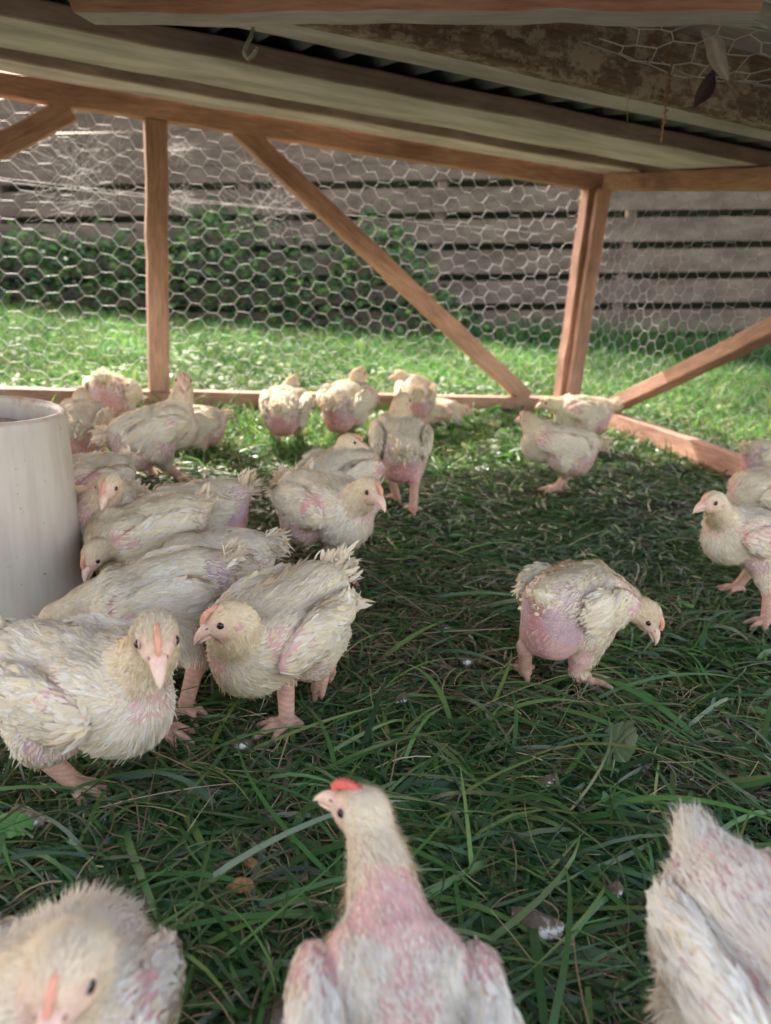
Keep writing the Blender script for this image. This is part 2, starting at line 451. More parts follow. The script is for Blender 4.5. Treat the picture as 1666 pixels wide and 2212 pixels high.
G_DEEP = [(.058, .138, .040), (.080, .178, .048), (.048, .110, .042), (.11, .215, .055), (.18, .25, .07), (.16, .21, .13)]
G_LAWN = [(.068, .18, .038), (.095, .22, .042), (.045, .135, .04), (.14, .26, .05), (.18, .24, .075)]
STRAW = [(.30, .21, .12), (.22, .14, .08), (.40, .31, .19), (.16, .10, .06)]
def field(xy, s, seed): return noise3(np.c_[xy, np.zeros(len(xy))], s, seed)

FE0 = gnd(-32, 1385); fc = FE0 + nrm([FE0[0], FE0[1], 0]) * .128
parts = []
# near pen floor: long, flattened blades.  Polar-ish sampling so it is densest near the camera
def near_blades(n, r0, r1, Lm, Wm, seg, elm=.14):
    r = np.sqrt(rng.uniform(r0 ** 2, r1 ** 2, n)); th = rng.uniform(math.radians(50), math.radians(130), n) if r0 > .8 else rng.uniform(math.radians(35), math.radians(145), n)
    xy = np.stack([r * np.cos(th), r * np.sin(th)], 1)
    fl = field(xy, 6, 11); keep = (rng.uniform(0, 1, n) < np.clip(.95 + .6 * field(xy, 9, 12), .50, 1)) & (np.linalg.norm(xy - fc[:2], axis=1) > .165)
    xy, fl = xy[keep], fl[keep]; n = len(xy)
    head = .5 + fl * 1.5 + rng.normal(0, .75, n) + (rng.uniform(0, 1, n) < .3) * rng.uniform(0, 6.28, n)
    L = np.clip(rng.lognormal(math.log(Lm), .4, n), .025, .2); W = np.clip(rng.normal(Wm, Wm * .35, n), .0012, .0072)
    el = np.clip(rng.normal(elm, .2, n), .02, 1.1)
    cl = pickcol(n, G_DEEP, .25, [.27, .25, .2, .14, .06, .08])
    tip = (np.array([.33, .27, .13]), (rng.uniform(0, 1, n) < .3) * rng.uniform(.3, 1, n))
    return blades(xy, rng.uniform(0, .012, n), head, L, W, el, rng.uniform(.3, 1.4, n) + el * .6, cl, tip, seg, side=rng.normal(0, .5, n))
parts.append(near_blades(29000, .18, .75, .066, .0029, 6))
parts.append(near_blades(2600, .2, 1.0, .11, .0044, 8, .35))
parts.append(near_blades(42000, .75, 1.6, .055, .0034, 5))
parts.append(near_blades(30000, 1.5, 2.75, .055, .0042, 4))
V, F, Cc = merge(parts)
tag(mkmesh('grass', V, F, M_GRASS, cols=Cc), 'long flattened dark green grass on the pen floor', 'grass', kind='stuff')

# lawn beyond and at the back of the pen
parts = []
def lawn(n, x0, x1, y0, y1, Lm, Wm, seg=3):
    xy = np.stack([rng.uniform(x0, x1, n), rng.uniform(y0, y1, n)], 1)
    keep = np.abs(xy[:, 0]) < .35 + xy[:, 1] * .62
    sB = (xy - C0[:2]) @ nn[:2]
    bare = np.exp(-(((xy[:, 0] + 1.6) / 1.1) ** 2 + ((xy[:, 1] - 6.3) / .55) ** 2)) > rng.uniform(.25, 1.2, n)
    keep &= (sB < .85 + rng.normal(0, .18, n)) & ~bare & (rng.uniform(0, 1, n) < np.clip(.85 + .6 * field(xy, 3.5, 21), .25, 1)); xy = xy[keep]; n = len(xy)
    head = rng.uniform(0, 6.28, n); L = np.clip(rng.lognormal(math.log(Lm), .4, n), .015, .16) * (1 + .35 * field(xy, 2.6, 22)); W = np.clip(rng.normal(Wm, Wm * .3, n), .002, .02)
    el = np.clip(rng.normal(.85, .4, n), .1, 1.5)
    return blades(xy, rng.uniform(0, .01, n), head, L, W, el, rng.uniform(.3, 1.5, n), pickcol(n, G_LAWN, .3) * (1 + .45 * field(xy, 5, 23))[:, None].clip(.4, 1.6), None, seg, side=0.0, roll=rng.normal(0, .8, n))
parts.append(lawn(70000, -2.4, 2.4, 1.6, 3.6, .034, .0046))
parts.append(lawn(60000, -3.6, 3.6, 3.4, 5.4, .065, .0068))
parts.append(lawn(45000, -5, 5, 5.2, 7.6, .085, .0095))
def clover(n, x0, x1, y0, y1, Lm):
    xy = np.stack([rng.uniform(x0, x1, n), rng.uniform(y0, y1, n)], 1); sB = (xy - C0[:2]) @ nn[:2]
    keep = (np.abs(xy[:, 0]) < .35 + xy[:, 1] * .62) & (sB < .8) & (field(xy, 4.0, 31) > -.1); xy = xy[keep]; n = len(xy)
    L = rng.uniform(.6, 1.3, n) * Lm
    return blades(xy, rng.uniform(.01, .032, n), rng.uniform(0, 6.28, n), L, L * .55, rng.uniform(-.1, .7, n), rng.uniform(.2, .8, n), pickcol(n, G_LAWN, .2), None, 3, prof='leaf', roll=rng.normal(0, .5, n))
parts.append(clover(9000, -2.4, 2.4, 1.6, 3.6, .032)); parts.append(clover(9000, -4, 4, 3.4, 7, .045))
V, F, Cc = merge(parts)
tag(mkmesh('lawn', V, F, M_LEAF, cols=Cc), 'bright sunlit lawn around and at the back of the pen', 'lawn', kind='stuff')

# dry straw and thatch
def straws(n, x0, x1, y0, y1, Lm, Wm, dens=None):
    xy = np.stack([rng.uniform(x0, x1, n), rng.uniform(y0, y1, n)], 1)
    keep = np.abs(xy[:, 0]) < .3 + xy[:, 1] * .62
    keep &= rng.uniform(0, 1, n) < np.clip(.45 + .9 * field(xy, 6, 41), .08, 1)
    xy = xy[keep]; n = len(xy)
    return blades(xy, rng.uniform(0, .014, n), rng.uniform(0, 6.28, n), rng.lognormal(math.log(Lm), .5, n), rng.uniform(.5, 1.5, n) * Wm, rng.uniform(-.05, .5, n), rng.uniform(0, 1.2, n), pickcol(n, STRAW, .25), None, 5, side=rng.normal(0, 1.1, n), prof='straw')
P_ = [straws(34000, -.7, .7, .15, 1.1, .040, .0009), straws(16000, -.1, .6, .2, .62, .03, .0010), straws(9000, -1.4, 1.4, 1.0, 2.2, .05, .0014), straws(7000, -2.2, 2.2, 2.0, 3.4, .05, .002), straws(5000, -3, .3, 5.6, 6.9, .09, .006)]
V, F, Cc = merge(P_); tag(mkmesh('dry_thatch', V, F, M_STRAW, cols=Cc), 'dry brown straw and dead grass stems between the blades', 'thatch', kind='stuff')

# weeds in front of the fence
def weeds(n, x0, x1, y0, y1, hf, Ls, cols, seed):
    xy = np.stack([rng.uniform(x0, x1, n), rng.uniform(y0, y1, n)], 1)
    top = hf(xy) * (1 + .5 * field(xy, 6, seed)); keep = top > .04; xy, top = xy[keep], top[keep]; n = len(xy)
    z = top * rng.uniform(0, 1, n) ** .6
    cl = field(np.c_[xy[:, 0], z * 1.4], 9, seed + 1); keep = cl > -.55; xy, z, n = xy[keep], z[keep], keep.sum()
    L = rng.uniform(.5, 1.3, n) * Ls
    return blades(xy, z, rng.uniform(0, 6.28, n), L, L * rng.uniform(.3, .6, n), rng.uniform(-.5, .9, n), rng.uniform(.2, 1.2, n), pickcol(n, cols, .3), None, 3, prof='leaf', roll=rng.normal(0, .9, n))
def hfun(xy):
    x = xy[:, 0]; return np.clip(.85 * np.exp(-((x + 2.1) / 1.2) ** 2) + .75 * np.exp(-((x + .3) / .9) ** 2) + .35 * np.exp(-((x + 3.9) / .8) ** 2), 0, 1.1) 
cw = [(.045, .11, .04), (.035, .08, .035), (.07, .15, .045), (.13, .23, .055)]
V, F, Cc = merge([weeds(6500, -4.6, 1.6, 6.75, 7.5, hfun, .085, cw, 51)])
tag(mkmesh('weeds', V, F, M_LEAF, cols=Cc), 'leafy green weeds growing up in front of the fence boards', 'weeds', kind='stuff')
xy = np.stack([rng.uniform(.9, 5, 1500), rng.uniform(6.6, 7.5, 1500)], 1)
n = 1500
V, F, Cc = blades(xy, np.zeros(n), rng.uniform(0, 6.28, n), rng.uniform(.2, .5, n), rng.uniform(.008, .016, n), rng.uniform(1.0, 1.5, n), rng.uniform(.2, 1.3, n), pickcol(n, G_LAWN[:3], .2) * .8, None, 5)
tag(mkmesh('tall_grass', V, F, M_LEAF, cols=Cc), 'tall uncut grass tufts at the foot of the fence on the right', 'grass', kind='stuff')
# dark hedge behind the fence
hx = np.linspace(-8.5, 8.5, 120); hu = np.linspace(0, 1, 26); HV = []
for x in hx:
    for u in hu:
        a = u * 3.14159; HV.append((x, 9.0 - .95 * math.copysign(abs(math.cos(a)) ** .35, math.cos(a)), max(-.3, (1.75 + FR * (x + 1)) * math.sin(a) ** .3)))
HV = np.array(HV); dsp = noise3(HV, 5, 71)[:, None] * .10 + noise3(HV, 16, 72)[:, None] * .04
HV += dsp * np.array([.3, -1, .8]) * (HV[:, 2:3] > .05); a_ = (np.arange(119)[:, None] * 26 + np.arange(25)[None]).ravel()
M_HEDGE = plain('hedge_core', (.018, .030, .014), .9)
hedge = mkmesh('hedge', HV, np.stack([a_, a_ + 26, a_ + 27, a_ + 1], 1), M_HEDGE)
tag(hedge, 'dark shaded hedge standing behind the slatted fence', 'hedge')
n = 16000; hi_ = rng.choice(len(HV), n); P0 = HV[hi_] + rng.normal(0, .05, (n, 3))
P0 = P0[P0[:, 2] > .0]; n = len(P0); L = rng.uniform(.05, .12, n)
V, F, Cc = blades(P0[:, :2], P0[:, 2], rng.uniform(0, 6.28, n), L, L * .5, rng.uniform(-.6, .8, n), rng.uniform(0, .8, n), pickcol(n, [(.03, .07, .03), (.05, .10, .04), (.02, .05, .025)], .3), None, 2, prof='leaf', roll=rng.normal(0, 1, n))
mkmesh('foliage', V, F, M_LEAF, hedge, cols=Cc)

# ------------------------------------------------------------------ feeder
M_PLAS, n_, b_, l_ = mat('milky_plastic')
mp_ = mapping(n_, l_, (1, 1, 1)); g1 = noise(n_, l_, mp_, 14, 8, .7); g2 = noise(n_, l_, mp_, 6, 4, .5)
tc_ = n_.nodes.new('ShaderNodeTexCoord'); sx = n_.nodes.new('ShaderNodeSeparateXYZ'); l_.new(tc_.outputs['Object'], sx.inputs[0])
mr = n_.nodes.new('ShaderNodeMapRange'); mr.inputs[1].default_value = .20; mr.inputs[2].default_value = .275; mr.inputs[3].default_value = -.14; mr.inputs[4].default_value = .14; l_.new(sx.outputs[2], mr.inputs[0])
ad = n_.nodes.new('ShaderNodeMath'); ad.operation = 'ADD'; l_.new(g1.outputs[0], ad.inputs[0]); l_.new(mr.outputs[0], ad.inputs[1])
r1 = ramp(n_, [(.545, (0, 0, 0)), (.64, (1, 1, 1))]); l_.new(ad.outputs[0], r1.inputs[0])
r2 = ramp(n_, [(.3, (.54, .46, .39)), (.7, (.66, .58, .50))]); l_.new(g2.outputs[0], r2.inputs[0])
g3 = noise(n_, l_, mp_, 120, 3, .5); r3 = ramp(n_, [(.70, (0, 0, 0)), (.74, (.8, .8, .8))]); l_.new(g3.outputs[0], r3.inputs[0])
g4 = noise(n_, l_, mapping(n_, l_, (1, 1, .12)), 60, 4, .6); r4 = ramp(n_, [(.4, (.90, .88, .86)), (.6, (1, 1, 1))]); l_.new(g4.outputs[0], r4.inputs[0])
cA = mixc(n_, l_, 1.0, mixc(n_, l_, r1.outputs[0], r2.outputs[0], (.42, .25, .13)), r4.outputs[0], 'MULTIPLY')
l_.new(mixc(n_, l_, r3.outputs[0], cA, (.30, .20, .13)), b_.inputs['Base Color']); b_.inputs['Roughness'].default_value = .38
b_.inputs['Subsurface Weight'].default_value = .25; b_.inputs['Subsurface Scale'].default_value = .02
M_FEED, n_, b_, l_ = mat('crumbled_feed')
mp_ = mapping(n_, l_, (1, 1, 1)); g1 = noise(n_, l_, mp_, 260, 5, .7); r1 = ramp(n_, [(.3, (.22, .15, .10)), (.5, (.45, .34, .24)), (.75, (.66, .56, .44))]); l_.new(g1.outputs[0], r1.inputs[0])
l_.new(r1.outputs[0], b_.inputs['Base Color']); b_.inputs['Roughness'].default_value = .95
def lathe(name, prof, m, parent, K=72, loc=(0, 0, 0)):
    V = [(p[0] * math.cos(2 * math.pi * k / K) + loc[0], p[0] * math.sin(2 * math.pi * k / K) + loc[1], p[1] + loc[2]) for p in prof for k in range(K)]
    F = [(i * K + k, i * K + (k + 1) % K, (i + 1) * K + (k + 1) % K, (i + 1) * K + k) for i in range(len(prof) - 1) for k in range(K)]
    return mkmesh(name, V, F, m, parent)
FE0 = gnd(-32, 1385); fdir = nrm([FE0[0], FE0[1], 0]); FRB, FRT, FHT = .128, .112, .248
fc = FE0 + fdir * FRB
feeder = empty('feeder', (fc[0], fc[1], 0), 'big milky white plastic tub feeder with a rust stained rim at the left edge', 'feeder')
FH2 = FHT
lathe('tub', [(FRB, .004), (FRB + .001, .012), (FRB - .001, .02), (FRB + (FRT - FRB) * .5, FH2 * .5), (FRT + .001, FH2 - .012), (FRT, FH2 - .004), (FRT - .002, FH2), (FRT - .007, FH2 + .0005), (FRT - .0095, FH2 - .002), (FRT - .0105, FH2 - .008), (FRT - .011, FH2 - .05), (FRT - .010, FH2 - .2)], M_PLAS, feeder)
# heap of feed
K = 60; prof = np.linspace(0, 1, 26); V = [(0, 0, FH2 - .018)]
for u in prof[1:]:
    for k in range(K):
        a = 2 * math.pi * k / K; V.append((u * (FRT - .0112) * math.cos(a), u * (FRT - .0112) * math.sin(a), FH2 - .018 - .012 * u ** 2 + rng.normal(0, .0009)))
F = [(0, 1 + k, 1 + (k + 1) % K) for k in range(K)] + [(1 + i * K + k, 1 + (i + 1) * K + k, 1 + (i + 1) * K + (k + 1) % K, 1 + i * K + (k + 1) % K) for i in range(24) for k in range(K)]
feed = mkmesh('feed', np.array(V) + fc * np.array([1, 1, 0]), F, M_FEED, None, smooth=False); tag(feed, 'brown crumbled feed inside the white tub feeder', 'feed')

# ------------------------------------------------------------------ droppings, leaves and hanging bits
M_DROP, n_, b_, l_ = mat('dried_dropping')
mp_ = mapping(n_, l_, (1, 1, 1)); g1 = noise(n_, l_, mp_, 70, 5, .6); r1 = ramp(n_, [(.50, (.13, .09, .06)), (.56, (.28, .23, .18)), (.62, (.70, .70, .68))]); l_.new(g1.outputs[0], r1.inputs[0])
l_.new(r1.outputs[0], b_.inputs['Base Color']); b_.inputs['Roughness'].default_value = .85; bump(n_, l_, g1.outputs[0], b_, .002, 1)
M_CRUMB, n_, b_, l_ = mat('orange_crumb')
g1 = noise(n_, l_, mapping(n_, l_, (1, 1, 1)), 160, 5, .7); r1 = ramp(n_, [(.35, (.20, .09, .03)), (.65, (.50, .26, .10))]); l_.new(g1.outputs[0], r1.inputs[0])
l_.new(r1.outputs[0], b_.inputs['Base Color']); b_.inputs['Roughness'].default_value = .9
def lump(name, px, py, rx, ry, rz, rot, m, label, cat, group=None, seed=0, zc=.012, bendy=0.0):
    g = gnd(px, py, zc); K = 22; V = []; 
    for i in range(K + 1):
        a = math.pi * i / K
        for k in range(K):
            b = 2 * math.pi * k / K; V.append((math.cos(a), math.sin(a) * math.cos(b), math.sin(a) * math.sin(b)))
    V = np.array(V); V = V * (1 + .20 * noise3(V, 3.2, seed)[:, None] + .07 * noise3(V, 9, seed + 1)[:, None]); V *= np.array([rx, ry, rz]); V[:, 1] += bendy * V[:, 0] ** 2 / rx
    c, s_ = math.cos(rot), math.sin(rot); V = np.stack([V[:, 0] * c - V[:, 1] * s_, V[:, 0] * s_ + V[:, 1] * c, V[:, 2]], 1)
    F = [(i * K + k, i * K + (k + 1) % K, (i + 1) * K + (k + 1) % K, (i + 1) * K + k) for i in range(K) for k in range(K)]
    o = mkmesh(name, V, F, m, None, world=Matrix.Translation(Vector((g[0], g[1], zc)))); return tag(o, label, cat, group)
GD = 'chicken droppings in the grass'
for i, (px, py, rx, ry, rz, rot, lb) in enumerate([
    (1160, 2002, .017, .0085, .008, -.35, 'long white and brown dropping in the grass between the bottom chickens'),
    (868, 1508, .009, .006, .006, 1.2, 'small white dropping right of the stepping chicken'),
    (960, 1358, .009, .006, .005, .2, 'pale dropping in shaded grass left of the lone pecking chicken'),
    (1006, 1428, .008, .005, .005, -.3, 'white tipped dropping nearest the feet of the lone pecking chicken'),
    (612, 2192, .015, .010, .009, .6, 'brown and white dropping at the bottom edge beside the red combed chicken'),
    (1068, 2140, .008, .014, .007, .3, 'whitish dropping just right of the red combed chicken at the bottom'),
    (52, 1772, .014, .009, .008, -.5, 'greyish dropping at the left edge under the big front chicken'),
    (520, 1608, .010, .006, .005, .1, 'faint dropping below the stepping chicken'),
    (1180, 1690, .010, .005, .005, .5, 'small brown dropping left of the broad leaves'),
    (1330, 1925, .006, .006, .006, 0, 'little dry brown dropping near the bottom right chicken')]):
    lump('dropping', px, py, rx, ry, rz, rot, M_DROP, lb, 'dropping', GD, 30 + i, .014, bendy=.25)
lump('feed_crumb', 522, 1915, .009, .006, .006, .2, M_CRUMB, 'orange brown feed crumb lying in the grass', 'feed crumb', None, 60, .012)
lump('feed_crumb', 545, 1868, .007, .004, .004, -.5, M_CRUMB, 'smaller brownish crumb just above the orange one', 'feed crumb', None, 61, .012)

M_BROAD, n_, b_, l_ = mat('broad_leaf')
a_n = n_.nodes.new('ShaderNodeAttribute'); a_n.attribute_name = 'Col'; g1 = noise(n_, l_, mapping(n_, l_, (1, 1, 1)), 120, 4)
r1 = ramp(n_, [(.3, (.8, .85, .8)), (.7, (1.15, 1.1, 1.1))]); l_.new(g1.outputs[0], r1.inputs[0])
l_.new(mixc(n_, l_, 1.0, a_n.outputs['Color'], r1.outputs[0], 'MULTIPLY'), b_.inputs['Base Color']); b_.inputs['Roughness'].default_value = .5; bump(n_, l_, g1.outputs[0], b_, .0006, .6)
def broadleaf(px, py, R, rot, tilt, label, col, z=.022, lobes=5, group='broad leaves in the grass', stalk=True):
    g = gnd(px, py, z); nr_, na = 14, 110; V = []; cc = []
    Rm = (Matrix.Rotation(rot, 3, 'Z') @ Matrix.Rotation(tilt[0], 3, 'X') @ Matrix.Rotation(tilt[1], 3, 'Y')); Rm = np.array(Rm)
    for i in range(nr_):
        u = i / (nr_ - 1)
        for k in range(na + 1):
            a = -3.0 + 6.0 * k / na
            rad = R * (.86 + (.16 if lobes > 3 else .02) * math.cos(a * 3.0)) * (1 - .22 * abs(a) / 2.75) * (1 + .035 * math.sin(a * 19) + .02 * math.sin(a * 43))
            ve = abs(math.sin(a * 2.28)) ; p = np.array([u * rad * math.cos(a), u * rad * math.sin(a), .10 * R * u * u * math.sin(a * 3.2) + .12 * R * u * abs(math.sin(a * 2.3)) - .10 * R * u ** 3])
            V.append(g + Rm @ p); f_ = 1.5 if ve < .13 else 1.0
            cc.append(np.array(col) * f_)
    na1 = na + 1; F = [(i * na1 + k, i * na1 + k + 1, (i + 1) * na1 + k + 1, (i + 1) * na1 + k) for i in range(nr_ - 1) for k in range(na)]
    rt = empty('broad_leaf', (g[0], g[1], 0), label, 'leaf', group)
    mkmesh('leaf_blade', np.array(V) - np.array(rt.location), F, M_BROAD, rt, cols=np.array(cc))
    if stalk:
        st = []
        for k in range(7):
            u = k / 6; p = g + Rm @ np.array([-.85 * R * u, .1 * R * u * u, -.1 * R * u]); p[2] = max(p[2], .006); st.append(p)
        tube_net('stalk', polyE(st), .0011, plain('leaf_stalk', (.16, .24, .10), .6), rt, 6)
broadleaf(1330, 1612, .040, .95, (-.95, -.30), 'large lobed green leaf lying in the grass below the lone pecking chicken', (.10, .17, .085), z=.026)
broadleaf(1335, 1742, .023, .3, (.25, .3), 'round bright green leaf under the larger lobed leaf', (.065, .17, .055), z=.014, lobes=2)
broadleaf(1310, 1660, .016, 2.0, (.5, .6), 'small curled leaf between the two broad leaves', (.13, .27, .09), z=.024, lobes=2)
broadleaf(30, 1782, .020, 3.0, (.1, -.2), 'short green leaf at the left edge beside a dropping', (.11, .27, .07), z=.022, lobes=2)

# dead leaves caught in the netting, dried vine, plastic hook, cobwebs
M_DEAD = attr_mat('dead_leaf', .38, .12, spec=.5, mott=60)
def ribbon(name, pts, wid, nrmv, col, label, cat, group=None, par=None, curl=.3, m=None):
    pts = np.array(pts); n = len(pts); T = np.gradient(pts, axis=0); T /= np.linalg.norm(T, axis=1, keepdims=True)
    V = []; cc = []
    for i in range(n):
        sd = np.cross(T[i], nrmv[i] if np.ndim(nrmv) == 2 else nrmv); sd /= np.linalg.norm(sd); nv = np.cross(sd, T[i])
        for k in range(5):
            x = (k - 2) / 2; V.append(pts[i] + sd * x * wid[i] / 2 + nv * curl * wid[i] * x * x); cc.append(np.array(col) * (.85 + .3 * (k == 2)))
    F = [(i * 5 + k, i * 5 + k + 1, i * 5 + k + 6, i * 5 + k + 5) for i in range(n - 1) for k in range(4)]
    o = mkmesh(name, V, F, m or M_DEAD, par, cols=np.array(cc)); 
    return tag(o, label, cat, group) if label else o
def hangpts(pxs, s=1.33):
    n_v = nn; p0 = C0 + nn * s; return [plane_hit(x, y, p0, n_v) for x, y in pxs]
def dens_(P, n=24):
    P = np.array(P); t = np.linspace(0, len(P) - 1, n); i = np.clip(t.astype(int), 0, len(P) - 2); f = t - i
    out = np.array([P[a] * (1 - b) + P[a + 1] * b for a, b in zip(i, f)])
    for _ in range(3): out[1:-1] = (out[:-2] + out[1:-1] * 2 + out[2:]) / 4
    return out
w24 = np.sin(np.linspace(.15, 3.0, 24))
ribbon('dead_leaf', dens_(hangpts([(1541, 152), (1532, 172), (1518, 195), (1506, 212), (1498, 232)], 1.50)), w24 * .026, np.array([.5, -1, .2]), (.07, .045, .05), 'long dark twisted dead leaf hanging from the netting at the top right', 'dead leaf', 'dead leaves caught in the netting')
ribbon('dead_leaf', dens_(hangpts([(1516, 66), (1532, 76), (1545, 92), (1548, 112), (1552, 130), (1566, 160), (1574, 174)], 1.51)), w24 * .026, np.array([-.3, -1, -.3]), (.72, .64, .62), 'pale silvery dead leaf curling over the netting above the dark one', 'dead leaf', 'dead leaves caught in the netting', curl=-.5)
ribbon('dead_leaf', dens_(hangpts([(1563, 170), (1575, 185), (1588, 200), (1594, 210)], 1.50)), w24 * .014, np.array([0, -1, .3]), (.34, .25, .20), 'small thin brown dead leaf lowest in the netting cluster', 'dead leaf', 'dead leaves caught in the netting')
def vine(pxs, s, label, rad, bud, seed):
    P = dens_(hangpts(pxs, s), 40); r_ = np.random.default_rng(seed); P = P + r_.normal(0, .0008, P.shape)
    E = [polyE(P)]
    if bud:
        B_ = []
        for k in range(90):
            a = P[r_.integers(2, 40)] + r_.normal(0, .0006, 3); B_.append((a, a + nrm(r_.normal(size=3)) * r_.uniform(.002, .0042)))
        E.append(np.array(B_))
    o = tube_net('dried_vine', np.concatenate(E), rad, plain('dry_vine', (.34, .20, .13), .8), None, 5); tag(o, label, 'vine', 'dried vines hanging from the roof')
vine([(1457, 60), (1452, 110), (1449, 150), (1444, 190), (1440, 215), (1437, 240), (1433, 270), (1428, 302)], 1.47, 'knobbly dried brown vine hanging from the roof beam at top right', .0010, True, 1)
vine([(1372, 175), (1364, 205), (1354, 225), (1356, 250), (1353, 268)], 1.45, 'hair thin dried tendril hanging left of the knobbly vine', .0004, False, 2)
M_CLEAR, n_, b_, l_ = mat('clear_plastic'); b_.inputs['Transmission Weight'].default_value = .85; b_.inputs['Roughness'].default_value = .12; b_.inputs['IOR'].default_value = 1.35; b_.inputs['Base Color'].default_value = (.9, .95, .88, 1)
hk = dens_([at_z(547, 62, .745), at_z(543, 80, .733) , at_z(532, 98, .720), at_z(528, 115, .712), at_z(536, 128, .704), at_z(548, 118, .709), at_z(554, 108, .713)], 30)
hook = tube_net('hook', polyE(hk), .0028, M_CLEAR, None, 10); tag(hook, 'small clear plastic hook hanging from the near crossbeam', 'hook')
# cobwebs: loose strands strung between wires of the back netting
def cobweb(px, py, R, n, seed, label):
    r_ = np.random.default_rng(seed); t, z = wallpt(px, py); E = []
    for k in range(n):
        a = r_.uniform(0, 6.28); rr = R * r_.uniform(.2, 1); p = np.array([t + rr * math.cos(a), z + rr * .8 * math.sin(a)]); b = a + r_.normal(2.6, .8); q_ = np.array([t + rr * math.cos(b) * r_.uniform(.2, 1), z + rr * .8 * math.sin(b)])
        if max(p[1], q_[1]) > .835: continue
        E.append((BW(p[0], p[1], -.030 + r_.normal(0, .004)), BW(q_[0], q_[1], -.030 + r_.normal(0, .004))))
    o = tube_net('cobweb', np.array(E), .00020, M_WEB, None, 3); tag(o, label, 'cobweb', 'cobwebs on the back netting')
cobweb(60, 270, .16, 45, 1, 'cobweb over the netting above the left brace')
cobweb(170, 360, .26, 80, 2, 'wide tattered cobweb between the left brace and the vertical post')
cobweb(385, 310, .09, 40, 3, 'small cobweb just right of the vertical post near the top rail')
cobweb(400, 430, .08, 45, 4, 'white knot of cobweb right of the vertical post on the straining wire')
cobweb(600, 420, .22, 40, 5, 'thin cobweb strands under the long brace')

# ------------------------------------------------------------------ chickens
def rotm(yaw, pitch=0, roll=0):
    y, p, r = map(math.radians, (yaw, pitch, roll))
    f = np.array([math.cos(y) * math.cos(p), math.sin(y) * math.cos(p), math.sin(p)])
    l = np.array([-math.sin(y), math.cos(y), 0]); u = np.cross(f, l)
    l2 = l * math.cos(r) + u * math.sin(r); u2 = np.cross(f, l2)
    return np.stack([f, l2, u2], 1)     # local -> world
def surface_nets(f, org, hs):
    s = f < 0
    cnt = np.zeros(tuple(np.array(f.shape) - 1), np.int8)
    offs = [(i, j, k) for i in (0, 1) for j in (0, 1) for k in (0, 1)]
    sh = cnt.shape
    for o in offs: cnt += s[o[0]:o[0] + sh[0], o[1]:o[1] + sh[1], o[2]:o[2] + sh[2]]
    act = np.argwhere((cnt > 0) & (cnt < 8)); n = len(act)
    vals = {o: f[act[:, 0] + o[0], act[:, 1] + o[1], act[:, 2] + o[2]] for o in offs}
    pos = np.zeros((n, 3)); c = np.zeros(n)
    for a in offs:
        for ax in range(3):
            if a[ax]: continue
            b = list(a); b[ax] = 1; b = tuple(b)
            fa, fb = vals[a], vals[b]; m = (fa < 0) != (fb < 0)
            t = np.where(m, fa / np.where(m, fa - fb, 1), 0)
            p = np.tile(np.array(a, float), (n, 1)); p[:, ax] = t
            pos += p * m[:, None]; c += m
    V = (act + pos / c[:, None]) * hs + org
    vid = -np.ones(sh, np.int32); vid[tuple(act.T)] = np.arange(n)
    Q = []
    for ax in range(3):
        sl0 = [slice(None)] * 3; sl1 = [slice(None)] * 3; sl0[ax] = slice(0, -1); sl1[ax] = slice(1, None)
        a, b = s[tuple(sl0)], s[tuple(sl1)]; e = np.argwhere(a != b); flip = a[tuple(e.T)]
        o1, o2 = (ax + 1) % 3, (ax + 2) % 3
        ok = (e[:, o1] > 0) & (e[:, o2] > 0) & (e[:, o1] < sh[o1]) & (e[:, o2] < sh[o2]); e, flip = e[ok], flip[ok]
        def cell(d1, d2):
            q = e.copy(); q[:, o1] -= d1; q[:, o2] -= d2; return vid[tuple(q.T)]
        q = np.stack([cell(1, 1), cell(0, 1), cell(0, 0), cell(1, 0)], 1)
        q[~flip] = q[~flip][:, ::-1]; Q.append(q)
    return V, np.concatenate(Q)

def sd_ell(P, c, R, r):
    q = (P - c) @ R; k0 = np.linalg.norm(q / r, axis=-1); k1 = np.linalg.norm(q / (np.array(r) ** 2), axis=-1)
    return k0 * (k0 - 1) / (k1 + 1e-9)
def sd_cone(P, a, b, ra, rb):
    ab = b - a; L2 = ab @ ab; t = np.clip(((P - a) @ ab) / L2, 0, 1)
    return np.linalg.norm(P - (a + t[..., None] * ab), axis=-1) - (ra + (rb - ra) * t)

CREAM = np.array([.82, .69, .51]); WHITE = np.array([.87, .79, .68]); PINK = np.array([.70, .40, .37]); DPINK = np.array([.62, .29, .28]); MAUVE = np.array([.56, .36, .39])
YEL = np.array([.85, .71, .45]); LEGC = np.array([.66, .38, .28])

